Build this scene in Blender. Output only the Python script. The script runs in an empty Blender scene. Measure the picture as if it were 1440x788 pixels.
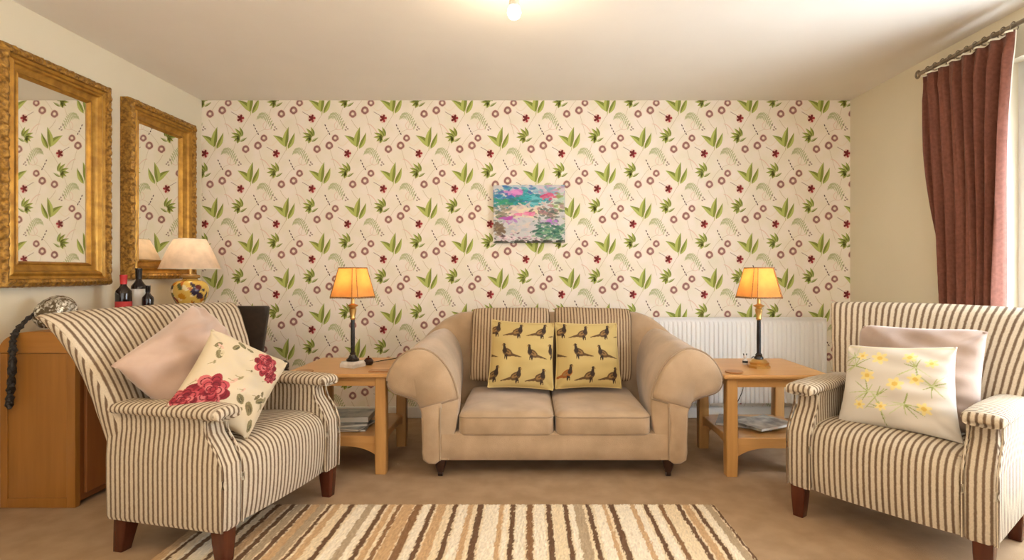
import bpy, math, random
import numpy as np
from mathutils import Vector, Matrix
random.seed(7); rng = np.random.default_rng(7)
S = bpy.context.scene
C = S.collection
PI = math.pi

# ------------------------------------------------------------------ camera
CAMZ, F = 1.09, 760.0
cam = bpy.data.cameras.new('camera'); co = bpy.data.objects.new('camera', cam); C.objects.link(co)
co.location = (0, 0, CAMZ); co.rotation_euler = (PI/2, 0, 0)
cam.sensor_width = 36; cam.lens = F/1440*36; cam.shift_x = -25/1440; cam.shift_y = -9/1440
cam.clip_start = 0.05
S.camera = co
S.view_settings.view_transform = 'Standard'; S.view_settings.look = 'None'
S.view_settings.gamma = 1; S.view_settings.use_curve_mapping = False
S.view_settings.exposure = 0.12

# ------------------------------------------------------------------ world and lights
W = bpy.data.worlds.new('overcast_sky'); S.world = W; W.use_nodes = True
W.node_tree.nodes['Background'].inputs[0].default_value = (0.86, 0.93, 1.0, 1)
W.node_tree.nodes['Background'].inputs[1].default_value = 1.5

def light(name, kind, loc, energy, col, size=0.1, size_y=None, rot=(0, 0, 0), spot=None):
    l = bpy.data.lights.new(name, kind); o = bpy.data.objects.new(name, l); C.objects.link(o)
    o.location = loc; o.rotation_euler = rot; l.energy = energy; l.color = col
    if kind == 'AREA':
        l.shape = 'RECTANGLE'; l.size = size; l.size_y = size_y or size
    else: l.shadow_soft_size = size
    if spot: l.spot_size = spot; l.spot_blend = 0.6
    return o
WARM = (1.0, 0.77, 0.51)
light('daylight_through_glazed_door', 'AREA', (2.62, 1.95, 1.12), 105, (0.84, 0.92, 1.0), 1.3, 2.0, (0, PI/2, 0))
light('rear_soft_fill', 'AREA', (-0.2, -1.72, 1.35), 25, (1.0, 0.92, 0.80), 3.2, 1.5, (PI/2, 0, 0))  # added soft fill just inside the rear wall, standing in for window light
light('ceiling_bulb_light', 'POINT', (-0.07, 2.42, 2.15), 6.5, WARM, 0.06)
light('ceiling_bulb_light', 'POINT', (-0.9, 0.5, 2.05), 32, WARM, 0.08)
light('ceiling_bulb_light', 'POINT', (1.0, 0.5, 2.05), 22, WARM, 0.08)

# ------------------------------------------------------------------ room constants
XL, XR, YB, YF, ZC = -2.484, 2.425, 4.09, -1.8, 2.402
def at(px, py, Y): return Vector(((px-745)*Y/F, Y, CAMZ+(385-py)*Y/F))

# ------------------------------------------------------------------ materials
def mat(name, col=(0.8, 0.8, 0.8), rough=0.6, metal=0.0, **kw):
    m = bpy.data.materials.new(name); m.use_nodes = True
    nt = m.node_tree; b = nt.nodes['Principled BSDF']
    b.inputs['Base Color'].default_value = (*col, 1); b.inputs['Roughness'].default_value = rough
    b.inputs['Metallic'].default_value = metal
    for k, v in kw.items():
        b.inputs[k.replace('_', ' ')].default_value = v
    return m
def N(m, t, **kw):
    n = m.node_tree.nodes.new(t)
    for k, v in kw.items(): setattr(n, k, v)
    return n
def L(m, a, b): m.node_tree.links.new(a, b)
def ramp(m, stops, interp='LINEAR'):
    r = N(m, 'ShaderNodeValToRGB'); e = r.color_ramp; e.interpolation = interp
    while len(e.elements) < len(stops): e.elements.new(0.5)
    for el, (p, c) in zip(e.elements, stops): el.position = p; el.color = (*c, 1)
    return r
def bump(m, src, strength=0.3, dist=0.002):
    b = N(m, 'ShaderNodeBump'); b.inputs['Strength'].default_value = strength; b.inputs['Distance'].default_value = dist
    L(m, src, b.inputs['Height']); L(m, b.outputs[0], m.node_tree.nodes['Principled BSDF'].inputs['Normal'])
def noise(m, scale, detail=4, vec=None, rough=0.5):
    n = N(m, 'ShaderNodeTexNoise'); n.inputs['Scale'].default_value = scale; n.inputs['Detail'].default_value = detail
    n.inputs['Roughness'].default_value = rough
    if vec is None:
        t = N(m, 'ShaderNodeTexCoord'); vec = t.outputs['Object']
    L(m, vec, n.inputs['Vector']); return n
def mottled(name, c1, c2, scale, rough=0.9, b=0.3, bscale=None, bdist=0.002, lo=0.35, hi=0.65, **kw):
    m = mat(name, c1, rough, **kw)
    n = noise(m, scale); r = ramp(m, [(lo, c1), (hi, c2)])
    L(m, n.outputs['Fac'], r.inputs[0]); L(m, r.outputs[0], m.node_tree.nodes['Principled BSDF'].inputs['Base Color'])
    n2 = noise(m, bscale or scale*4, 6); bump(m, n2.outputs['Fac'], b, bdist)
    return m
def wood(name, c1, c2, axis='Z', rough=0.4, scale=9):
    m = mat(name, c1, rough)
    t = N(m, 'ShaderNodeTexCoord'); mp = N(m, 'ShaderNodeMapping')
    sc = [scale*1.6, scale*1.6, scale*1.6]; sc['XYZ'.index(axis)] = scale*0.12
    mp.inputs['Scale'].default_value = sc; L(m, t.outputs['Object'], mp.inputs['Vector'])
    n = noise(m, 2.2, 8, mp.outputs[0], 0.6); r = ramp(m, [(0.3, c1), (0.7, c2)])
    L(m, n.outputs['Fac'], r.inputs[0]); L(m, r.outputs[0], m.node_tree.nodes['Principled BSDF'].inputs['Base Color'])
    bump(m, n.outputs['Fac'], 0.08, 0.001)
    return m
def painted(name, rough=0.9, b=0.2, bs=400, **kw):
    m = mat(name, (1, 1, 1), rough, **kw)
    a = N(m, 'ShaderNodeAttribute', attribute_name='Col'); L(m, a.outputs['Color'], m.node_tree.nodes['Principled BSDF'].inputs['Base Color'])
    n = noise(m, bs, 2); bump(m, n.outputs['Fac'], b, 0.001)
    return m
def striped(name, period, cA, cB, wA=0.55, rough=0.9, fuzz=0.04, fine=None):
    m = mat(name, cA, rough)
    uv = N(m, 'ShaderNodeUVMap'); sp = N(m, 'ShaderNodeSeparateXYZ'); L(m, uv.outputs[0], sp.inputs[0])
    n = noise(m, 90, 3)
    j = N(m, 'ShaderNodeMath', operation='MULTIPLY_ADD'); L(m, n.outputs['Fac'], j.inputs[0]); j.inputs[1].default_value = period*0.16; L(m, sp.outputs[0], j.inputs[2])
    d = N(m, 'ShaderNodeMath', operation='DIVIDE'); L(m, j.outputs[0], d.inputs[0]); d.inputs[1].default_value = period
    f = N(m, 'ShaderNodeMath', operation='FRACT'); L(m, d.outputs[0], f.inputs[0])
    mid = tuple((a+b)/2 for a, b in zip(cA, cB))
    st = [(0, cA), (wA-fuzz, cA), (wA+fuzz, cB), (1-2*fuzz, cB), (1, cA)]
    if fine: st = fine
    r = ramp(m, st); L(m, f.outputs[0], r.inputs[0])
    n2 = noise(m, 260, 3); mx = N(m, 'ShaderNodeMix', data_type='RGBA', blend_type='MULTIPLY')
    r2 = ramp(m, [(0.3, (0.82, 0.8, 0.78)), (0.7, (1, 1, 1))]); L(m, n2.outputs['Fac'], r2.inputs[0])
    mx.inputs[0].default_value = 1; L(m, r.outputs[0], mx.inputs[6]); L(m, r2.outputs[0], mx.inputs[7])
    L(m, mx.outputs[2], m.node_tree.nodes['Principled BSDF'].inputs['Base Color'])
    bump(m, n2.outputs['Fac'], 0.35, 0.0015)
    return m
def s2l(r, g, b):
    f = lambda c: (c/255/12.92) if c/255 <= 0.04045 else ((c/255+0.055)/1.055)**2.4
    return (f(r), f(g), f(b))

M = {}
M['ceil'] = mottled('ceiling_paint', (0.86, 0.81, 0.73), (0.88, 0.83, 0.75), 3, 0.95, 0.05)
M['cream'] = mottled('cream_wall_paint', (0.75, 0.68, 0.52), (0.77, 0.70, 0.54), 2, 0.9, 0.08, 60)
M['white'] = mat('white_gloss_paint', (0.85, 0.84, 0.80), 0.35)
M['carpet'] = mottled('beige_carpet_pile', (0.36, 0.235, 0.130), (0.43, 0.29, 0.170), 9, 1.0, 0.8, 420, 0.004)
M['sofa'] = mottled('beige_chenille', (0.37, 0.255, 0.15), (0.49, 0.345, 0.215), 6, 0.85, 0.5, 300, 0.002, Sheen_Weight=0.35)
M['sofa_dark'] = mat('beige_piping', (0.36, 0.26, 0.17), 0.9)
M['stripe'] = striped('cream_and_brown_ticking_stripe', 0.0225, (0.66, 0.57, 0.43), (0.17, 0.11, 0.065), 0.52, fuzz=0.08)
M['stripe_fine'] = striped('narrow_brown_stripe_fabric', 0.021, (0.55, 0.42, 0.27), (0.15, 0.085, 0.045), 0.55, fuzz=0.08)
M['mahogany'] = wood('dark_mahogany', (0.055, 0.012, 0.006), (0.095, 0.022, 0.009), 'Z', 0.25)
M['ebony'] = mat('nearly_black_turned_wood', (0.03, 0.012, 0.008), 0.3)
M['brass'] = mat('aged_brass', (0.62, 0.40, 0.14), 0.3, 1.0)
M['oak'] = wood('golden_oak', (0.50, 0.25, 0.075), (0.62, 0.34, 0.12), 'X', 0.32)
M['oak_v'] = wood('golden_oak_upright', (0.46, 0.235, 0.07), (0.58, 0.31, 0.10), 'Z', 0.35)
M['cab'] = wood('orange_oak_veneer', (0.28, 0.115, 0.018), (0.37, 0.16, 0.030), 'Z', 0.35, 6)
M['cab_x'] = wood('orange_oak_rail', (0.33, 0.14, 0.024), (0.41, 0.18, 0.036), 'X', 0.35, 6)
M['cab_dark'] = wood('dark_red_oak', (0.22, 0.075, 0.018), (0.28, 0.10, 0.025), 'Z', 0.4, 6)  # darker, redder oak for the sideboard body and doors
M['gold'] = mottled('gilt_gesso', (0.50, 0.27, 0.045), (0.30, 0.145, 0.022), 18, 0.36, 0.4, 90, 0.003, metal=0.6)
M['gold_orn'] = mottled('ornate_gilt_gesso', (0.50, 0.27, 0.05), (0.20, 0.10, 0.02), 60, 0.45, 1.0, 75, 0.006, metal=0.5)
M['mirror'] = mat('silvered_glass', (0.90, 0.91, 0.86), 0.015, 1.0)
M['pink'] = mottled('dusty_pink_velvet', (0.45, 0.31, 0.235), (0.54, 0.385, 0.30), 6, 0.75, 0.3, 200, 0.001, Sheen_Weight=0.5)
M['mauve'] = mottled('pale_mauve_velvet', (0.33, 0.235, 0.185), (0.42, 0.31, 0.25), 6, 0.75, 0.3, 200, 0.001, Sheen_Weight=0.5)
M['paint'] = painted('printed_cotton')
M['canvas'] = painted('painted_canvas', 0.6, 0.5, 120)
M['curtain'] = mottled('russet_curtain_weave', (0.15, 0.045, 0.024), (0.20, 0.066, 0.038), 60, 0.8, 0.4, 500, 0.001, Sheen_Weight=0.08)
M['lining'] = mat('cream_curtain_lining', (0.78, 0.74, 0.62), 0.9)
M['pewter'] = mat('antique_pewter', (0.30, 0.25, 0.19), 0.35, 0.9)
M['leather'] = mottled('black_leather', (0.018, 0.013, 0.010), (0.03, 0.02, 0.015), 30, 0.35, 0.3, 150)
M['rad'] = mat('radiator_enamel', (0.88, 0.87, 0.85), 0.4)
M['black'] = mat('gloss_black', (0.012, 0.010, 0.010), 0.2)
M['marble'] = mottled('white_marble', (0.75, 0.72, 0.66), (0.55, 0.52, 0.48), 25, 0.25, 0.05)
M['wine'] = mat('dark_wine_glass', (0.012, 0.008, 0.010), 0.08)
M['red_foil'] = mat('red_foil', (0.55, 0.03, 0.03), 0.35)
M['label_w'] = mat('white_paper_label', (0.75, 0.74, 0.70), 0.7)
M['label_r'] = mat('red_paper_label', (0.50, 0.04, 0.04), 0.7)
M['paper'] = mat('magazine_pages', (0.68, 0.66, 0.60), 0.8)
M['cover_blue'] = mottled('blue_grey_magazine_cover', (0.10, 0.14, 0.18), (0.35, 0.38, 0.38), 14, 0.3, 0.0)
M['cover_grey'] = mottled('pale_grey_magazine_cover', (0.55, 0.54, 0.48), (0.13, 0.13, 0.12), 16, 0.3, 0.0)
M['cover_dark'] = mottled('dark_magazine_cover', (0.04, 0.035, 0.03), (0.22, 0.17, 0.12), 12, 0.3, 0.0)
M['tail'] = mottled('black_twisted_yarn', (0.012, 0.010, 0.009), (0.035, 0.03, 0.03), 90, 0.6, 0.6, 200)
m = M['mosaic'] = mat('mottled_silver_and_brown_shell', (0.5, 0.5, 0.5), 0.25, 0.25)
v = N(m, 'ShaderNodeTexNoise'); v.inputs['Scale'].default_value = 34; v.inputs['Detail'].default_value = 3; v.inputs['Distortion'].default_value = 1.5; t_ = N(m, 'ShaderNodeTexCoord'); L(m, t_.outputs['Object'], v.inputs['Vector'])
r_ = ramp(m, [(0.0, (0.03, 0.02, 0.015)), (0.46, (0.13, 0.10, 0.06)), (0.53, (0.42, 0.40, 0.34)), (0.64, (0.85, 0.83, 0.75))]); L(m, v.outputs['Fac'], r_.inputs[0])
L(m, r_.outputs[0], m.node_tree.nodes['Principled BSDF'].inputs['Base Color'])
M['glass'] = mat('clear_glass', (1, 1, 1), 0.0, Transmission_Weight=1.0, IOR=1.01)
M['bulb'] = mat('glowing_bulb', (1, 1, 1), 0.3, Emission_Color=(1.0, 0.93, 0.8, 1), Emission_Strength=9.0)
M['bulb_warm'] = mat('glowing_lamp_bulb', (1, 1, 1), 0.3, Emission_Color=(1.0, 0.65, 0.3, 1), Emission_Strength=3.0)
def shade_mat(name, col, trans, emis, es):
    m = mat(name, col, 0.85)
    nt = m.node_tree; b = nt.nodes['Principled BSDF']; out = nt.nodes['Material Output']
    b.inputs['Emission Color'].default_value = (*emis, 1); b.inputs['Emission Strength'].default_value = es
    t = N(m, 'ShaderNodeBsdfTranslucent'); t.inputs[0].default_value = (*trans, 1)
    x = N(m, 'ShaderNodeMixShader'); x.inputs[0].default_value = 0.45
    n = noise(m, 14, 5); r = ramp(m, [(0.35, tuple(c*0.62 for c in col)), (0.65, col)]); L(m, n.outputs['Fac'], r.inputs[0]); L(m, r.outputs[0], b.inputs['Base Color'])
    L(m, b.outputs[0], x.inputs[1]); L(m, t.outputs[0], x.inputs[2]); L(m, x.outputs[0], out.inputs['Surface'])
    return m
M['shade_amber'] = shade_mat('lit_amber_parchment', (0.62, 0.32, 0.10), (0.95, 0.50, 0.16), (1, 0.42, 0.08), 0.0)
M['shade_cream'] = shade_mat('cream_pleated_silk', (0.80, 0.68, 0.56), (0.85, 0.70, 0.55), (1, 0.8, 0.5), 0.0)
M['trim_brown'] = mottled('brown_braid', (0.16, 0.07, 0.02), (0.35, 0.18, 0.06), 120, 0.7, 0.5)

# ------------------------------------------------------------------ object helpers
def mesh(name, V, Fc, m, parent=None, smooth=True, uv=None, col=None, sharp=40, link=True):
    me = bpy.data.meshes.new(name); me.from_pydata([tuple(v) for v in V], [], [tuple(f) for f in Fc])
    for mm in (m if isinstance(m, list) else [m]): me.materials.append(mm)
    if smooth:
        me.shade_smooth(); me.set_sharp_from_angle(angle=math.radians(sharp))
    if uv is not None:
        ul = me.uv_layers.new(name='UVMap')
        arr = uv(me) if callable(uv) else uv
        ul.data.foreach_set('uv', np.asarray(arr, dtype=np.float32).ravel())
    if col is not None:
        ca = me.color_attributes.new('Col', 'FLOAT_COLOR', 'POINT')
        c4 = np.ones((len(V), 4), dtype=np.float32); c4[:, :3] = col; ca.data.foreach_set('color', c4.ravel())
    o = bpy.data.objects.new(name, me); C.objects.link(o)
    if parent: o.parent = parent
    return o
def tag(o, label, cat, group=None):
    o['label'] = label; o['category'] = cat
    if group: o['group'] = group
    return o
def thing(name, label, cat, loc=(0, 0, 0), rz=0, group=None):
    o = bpy.data.objects.new(name, None); C.objects.link(o); o.empty_display_size = 0.1
    o.location = loc; o.rotation_euler = (0, 0, rz); return tag(o, label, cat, group)
def struct(o): o['kind'] = 'structure'; return o
def dup(root, loc, rz, label, group=None):
    r = root.copy(); C.objects.link(r); r.location = loc; r.rotation_euler = (0, 0, rz); r['label'] = label
    if group: r['group'] = group
    for ch in list(root.children):
        c = ch.copy(); C.objects.link(c); c.parent = r
        for g in list(ch.children):
            d = g.copy(); C.objects.link(d); d.parent = c
    return r
class G:
    """collects shapes into one mesh"""
    def __init__(s): s.V = []; s.F = []; s.mi = []
    def add(s, V, Fc, mi=0):
        n = len(s.V); s.V += [tuple(v) for v in V]; s.F += [tuple(i+n for i in f) for f in Fc]; s.mi += [mi]*len(Fc); return s
    def box(s, x0, x1, y0, y1, z0, z1, b=0.0, mi=0):
        if b <= 0:
            V = [(x, y, z) for z in (z0, z1) for y in (y0, y1) for x in (x0, x1)]
            return s.add(V, [(0, 2, 3, 1), (4, 5, 7, 6), (0, 1, 5, 4), (2, 6, 7, 3), (0, 4, 6, 2), (1, 3, 7, 5)], mi)
        cx, cy = (x0+x1)/2, (y0+y1)/2; hx, hy = (x1-x0)/2, (y1-y0)/2
        rs = [rrect(cx, cy, hx-b, hy-b, b*0.5, z0), rrect(cx, cy, hx, hy, b, z0+b), rrect(cx, cy, hx, hy, b, z1-b), rrect(cx, cy, hx-b, hy-b, b*0.5, z1)]
        V, Fc = loft(rs); return s.add(V, Fc, mi)
    def build(s, name, m, parent=None, smooth=True, **kw):
        o = mesh(name, s.V, s.F, m, parent, smooth, **kw)
        if any(s.mi): o.data.polygons.foreach_set('material_index', s.mi)
        return o
def rrect(cx, cy, hx, hy, r, z, n=3):
    r = min(r, hx*0.99, hy*0.99); out = []
    for qx, qy, a0 in ((1, 1, 0), (-1, 1, 90), (-1, -1, 180), (1, -1, 270)):
        for i in range(n+1):
            a = math.radians(a0+90*i/n)
            out.append((cx+qx*(hx-r)+r*math.cos(a), cy+qy*(hy-r)+r*math.sin(a), z))
    return out
def loft(rings, cap=True, closed=True):
    V = [p for r in rings for p in r]; n = len(rings[0]); Fc = []
    for i in range(len(rings)-1):
        for j in range(n if closed else n-1):
            k = (j+1) % n
            Fc.append((i*n+j, i*n+k, (i+1)*n+k, (i+1)*n+j))
    if cap:
        Fc.append(tuple(range(n-1, -1, -1))); Fc.append(tuple((len(rings)-1)*n+j for j in range(n)))
    return V, Fc
def lathe(prof, n=28, cx=0, cy=0, cap=True):
    return loft([[(cx+r*math.cos(2*PI*j/n), cy+r*math.sin(2*PI*j/n), z) for j in range(n)] for r, z in prof], cap)
def tube(pts, r, n=8, rfun=None):
    pts = [Vector(p) for p in pts]; rings = []; up = Vector((0, 0, 1))
    for i, p in enumerate(pts):
        t = (pts[min(i+1, len(pts)-1)]-pts[max(i-1, 0)]).normalized()
        a = t.cross(up)
        if a.length < 1e-3: a = t.cross(Vector((0, 1, 0)))
        a.normalize(); b = t.cross(a); rr = rfun(i/(len(pts)-1)) if rfun else r
        rings.append([tuple(p+a*rr*math.cos(2*PI*j/n)+b*rr*math.sin(2*PI*j/n)) for j in range(n)])
    return loft(rings)
def crom(P, n=6, closed=False):
    P = [np.array(p, float) for p in P]; out = []; m_ = len(P)
    for i in range(m_ if closed else m_-1):
        g = lambda k: P[k % m_] if closed else P[max(0, min(m_-1, k))]
        p0, p1, p2, p3 = g(i-1), g(i), g(i+1), g(i+2)
        for k in range(n):
            t = k/n
            out.append(tuple(0.5*((2*p1)+(-p0+p2)*t+(2*p0-5*p1+4*p2-p3)*t*t+(-p0+3*p1-3*p2+p3)*t**3)))
    if not closed: out.append(tuple(P[-1]))
    return out
def interp(tab, z): return float(np.interp(z, [t[0] for t in tab], [t[1] for t in tab]))

# ------------------------------------------------------------------ the room
struct(G().box(XL-0.1, XR+0.1, YF-0.1, YB+0.1, -0.08, 0).build('floor', M['carpet'], smooth=False))
struct(G().box(XL-0.1, XR+0.1, YF-0.1, YB+0.1, ZC, ZC+0.08).build('ceiling', M['ceil'], smooth=False))
struct(G().box(XL-0.1, XL, YF, YB, 0, ZC).build('wall_left', M['cream'], smooth=False))
g = G()
DY0, DY1, DZ1 = 1.22, 2.76, 2.165           # the glazed door opening in the right wall
g.box(XR, XR+0.16, DY1, YB, 0, ZC); g.box(XR, XR+0.16, YF, DY0, 0, ZC); g.box(XR, XR+0.16, DY0, DY1, DZ1, ZC)
struct(g.build('wall_right', M['cream'], smooth=False))
g = G()                                      # rear wall behind the viewpoint with a wide opening added to go with the fill light
g.box(XL, -1.9, YF-0.1, YF, 0, ZC); g.box(1.5, XR, YF-0.1, YF, 0, ZC); g.box(-1.9, 1.5, YF-0.1, YF, 0, 0.55); g.box(-1.9, 1.5, YF-0.1, YF, 2.15, ZC)
struct(g.build('wall_rear', M['cream'], smooth=False))
struct(G().box(XL, XR, YB-0.018, YB, 0, 0.085, 0.004).build('baseboard_back', M['white']))
struct(G().box(XL, XL+0.018, 0, YB-0.018, 0, 0.085, 0.004).build('baseboard_left', M['white']))
struct(G().box(XR-0.018, XR, DY1, YB-0.018, 0, 0.085, 0.004).build('baseboard_right', M['white']))

# back wall with its printed paper
PX = 1/186.0
WG = G()
WG.box(XL, XR, YB, YB+0.1, 0, ZC)
def wpt(x, y, o=0.0006): # printed point: the print's own grid of 1/186 m
    X = min(max((x-745)*PX, XL+0.002), XR-0.001); Z = min(max(CAMZ+(385-y)*PX, 0.0), ZC-0.001)
    return (X, YB-o, Z)
def poly(pts, mi, o=0.0006):
    V = [wpt(x, y, o) for x, y in pts]
    xs = [v[0] for v in V]; zs = [v[2] for v in V]
    if max(xs)-min(xs) < 1e-3 or max(zs)-min(zs) < 1e-3: return
    ar = sum(V[i][0]*V[(i+1) % len(V)][2]-V[(i+1) % len(V)][0]*V[i][2] for i in range(len(V)))
    if ar < 0: V = V[::-1]
    WG.add(V, [tuple(range(len(V)))], mi)
def leaf(x0, y0, x1, y1, w, mi1, mi2, bend=0.0, o=0.0006):
    dx, dy = x1-x0, y1-y0; l = math.hypot(dx, dy); nx, ny = -dy/l, dx/l
    w *= 1.25; ts = [i/7 for i in range(8)]
    mid = [(x0+dx*t+nx*bend*math.sin(PI*t), y0+dy*t+ny*bend*math.sin(PI*t)) for t in ts]
    wd = [w*math.sin(PI*t**0.8)*(1-0.25*t) for t in ts]
    a = [(m_[0]+nx*q, m_[1]+ny*q) for m_, q in zip(mid, wd)]; b = [(m_[0]-nx*q, m_[1]-ny*q) for m_, q in zip(mid, wd)]
    poly(mid+a[-2:0:-1], mi1, o); poly(mid+b[-2:0:-1], mi2, o)
def strip(pts, w, mi, o=0.0004):
    for i in range(len(pts)-1):
        (xa, ya), (xb, yb) = pts[i], pts[i+1]; l = math.hypot(xb-xa, yb-ya) or 1
        nx, ny = -(yb-ya)/l*w/2, (xb-xa)/l*w/2
        poly([(xa-nx, ya-ny), (xb-nx, yb-ny), (xb+nx, yb+ny), (xa+nx, ya+ny)], mi, o)
def disc(x, y, rx, ry, mi, o=0.0006, n=10, rot=0.0, wob=0.0):
    poly([(x+math.cos(a)*rx*(1+wob*math.sin(5*a))*math.cos(rot)-math.sin(a)*ry*math.sin(rot), y+math.cos(a)*rx*math.sin(rot)+math.sin(a)*ry*(1+wob*math.cos(4*a))*math.cos(rot)) for a in [2*PI*i/n for i in range(n)]], mi, o)
# slots: 0 ground 1 dark green 2 light green 3 pale green 4 ring brown 5 dark red 6 red pink 7 beige stem 8 dark bud 9 pale centre 10 grey mauve 11 pale pink halo
for i in range(-7, 16):
    for j in range(-1, 12):
        # half-drop lattice
        for hx, hy in ((0, 0),):
            x = 504+50.2*i+hx; y = 109+49.6*(j)+hy
            if (i+j) % 2: continue
            if x < 180 or x > 1270: continue
            # stems
            strip([(x+(k*-2.0), y+k*3.2+0.02*k*k) for k in range(0, 8)], 0.5, 7)
            strip([(x+42+k*2.6, y+2-k*5+0.22*k*k) for k in range(0, 12)], 0.45, 7)
            strip([(x+59+k*1.2, y-3+k*4.2) for k in range(0, 9)], 0.45, 7)
            strip([(x+30-k*1.5, y-14+k*4.5+0.1*k*k) for k in range(0, 8)], 0.45, 7)
            strip([(x-16-k*2.6, y+6-k*1.5) for k in range(0, 6)], 0.8, 10)
            strip([(x-30+k*2.2, y-8+5*math.sin(k*0.5)) for k in range(0, 12)], 1.3, 9)
            strip([(x+12+k*1.6, y-34+k*k*0.16) for k in range(0, 13)], 1.1, 11)
            strip([(x+22+6*math.cos(k*0.5), y+18+6*math.sin(k*0.5)) for k in range(0, 10)], 0.7, 11)
            strip([(x-10+k*1.2, y-40+k*2.4-0.1*k*k) for k in range(0, 9)], 0.6, 7)
            # three-bladed plant
            leaf(x-1, y-2, x-20, y-18, 3.6, 1, 2, 2.0)
            leaf(x-3, y-1, x+2, y-30, 3.7, 1, 2, -1.4, 0.0008)
            leaf(x+1, y+1, x+10.5, y-22, 2.9, 2, 1, 1.2, 0.0010)
            leaf(x-1.5, y+4, x+1.0, y-9, 0.9, 9, 2, 0, 0.0012)
            # fan leaf
            cx_, cy_ = x+37, y-14.5
            for a, l in ((178, 16), (155, 17), (128, 17), (104, 16), (203, 13), (228, 11)):
                a = math.radians(a); leaf(cx_+math.cos(a)*2-(a-2.7)*1.2, cy_-math.sin(a)*2, cx_+math.cos(a)*l, cy_-math.sin(a)*l, 2.0, 1, 2, 0.5, 0.0008)
            leaf(x+34, y-9, x+44, y-15, 1.5, 1, 3)
            # ringed flowers
            for rx_, ry_, q in ((42, 1.5, 5.0), (59.2, -3.5, 5.2), (67.6, -14, 4.6)):
                disc(x+rx_, y+ry_, q+0.9, q+0.9, 11, 0.0006, 12, 0, 0.06)
                disc(x+rx_, y+ry_, q, q, 4, 0.0009, 14, 0, 0.08)
                disc(x+rx_+0.3, y+ry_, q*0.66, q*0.66, 12, 0.0011, 10)
                disc(x+rx_, y+ry_, q*0.42, q*0.42, 9, 0.0013, 8)
            # red flower
            disc(x-15.5, y+8, 5.6, 6.4, 11, 0.0006, 10, 0, 0.15)
            for a in (10, 75, 140, 215, 290):
                a = math.radians(a); disc(x-15.5+math.cos(a)*2.9, y+8-math.sin(a)*3.2, 2.6, 1.7, 5 if a > 1 and a < 4 else 6, 0.0009, 8, -a)
            disc(x-15.5, y+8, 1.8, 2.2, 5, 0.0012, 8)
            # feathery frond
            arc = [(x+8+k*1.9, y+5-6*math.sin(k/11*PI*0.75)+0.14*k*k) for k in range(12)]
            strip(arc, 0.7, 3, 0.0006)
            for k in range(1, 12):
                ax, ay = arc[k]
                leaf(ax, ay, ax-3.0+k*0.1, ay+6.5, 0.75, 3, 3); leaf(ax, ay, ax+2.6, ay-4.0, 0.75, 3, 3)
            # little buds
            for bx, by in ((53.5, -32), (55.5, -27.5), (57.5, -23.5), (59.5, -20)):
                disc(x+bx, y+by, 0.8, 1.7, 8, 0.0008, 7, -0.4)
            for bx, by in ((30, 17), (33, 20), (32, 24), (35, 22.5)):
                disc(x+bx, y+by, 1.5, 1.1, 10, 0.0008, 7, bx)
WP = [M['wp_ground'] if 'wp_ground' in M else mottled('cream_wallpaper', s2l(240, 232, 212), s2l(246, 236, 224), 9, 0.7, 0.08)]
for nm, c in (('dark_green', (134, 146, 62)), ('light_green', (184, 192, 104)), ('pale_green', (190, 193, 148)), ('ring_brown', (150, 108, 102)), ('dark_red', (116, 34, 34)),
              ('red_pink', (165, 52, 58)), ('beige', (206, 190, 160)), ('dark_bud', (96, 74, 66)), ('pale_centre', (240, 226, 205)), ('grey_mauve', (170, 150, 138)), ('pale_pink', (234, 204, 186)), ('rose_brown', (176, 138, 128))):
    WP.append(mat('wallpaper_'+nm, s2l(*c), 0.8))
struct(WG.build('wall_back', WP, smooth=False))

# glazed door, right wall
g = G()
for a, b in ((DY0, DY0+0.06), (DY1-0.06, DY1), ((DY0+DY1)/2-0.05, (DY0+DY1)/2+0.05)): g.box(XR+0.07, XR+0.13, a, b, 0.10, DZ1-0.07)
g.box(XR+0.07, XR+0.13, DY0, DY1, DZ1-0.07, DZ1); g.box(XR+0.07, XR+0.13, DY0, DY1, 0.075, 0.10)
dr = struct(g.build('door_1', M['white'], smooth=False))
G().box(XR+0.098, XR+0.102, DY0+0.061, DY1-0.061, 0.101, DZ1-0.071).build('glass_pane', M['glass'], dr, smooth=False)
G().box(XR-0.02, XR+0.16, DY0, DY1, 0, 0.075, 0.006).build('threshold', M['cab'], dr)
g = G(); g.box(-1.9, 1.5, YF-0.07, YF-0.02, 0.55, 0.61); g.box(-1.9, 1.5, YF-0.07, YF-0.02, 2.09, 2.15)
for x in (-1.9, -0.24, 1.44): g.box(x, x+0.06, YF-0.07, YF-0.02, 0.55, 2.15)
wn = struct(g.build('added_rear_window', M['white'], smooth=False))  # unseen window, put in as a setting for the rear fill light
G().box(-1.9, 1.5, YF-0.047, YF-0.043, 0.6, 2.1).build('glass_pane', M['glass'], wn, smooth=False)
g = G().box(XR+0.17, XR+6, -3, 6, -0.14, -0.06)
struct(g.build('terrace', mottled('pale_paving', (0.55, 0.54, 0.5), (0.62, 0.6, 0.56), 3, 0.9), smooth=False))

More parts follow.
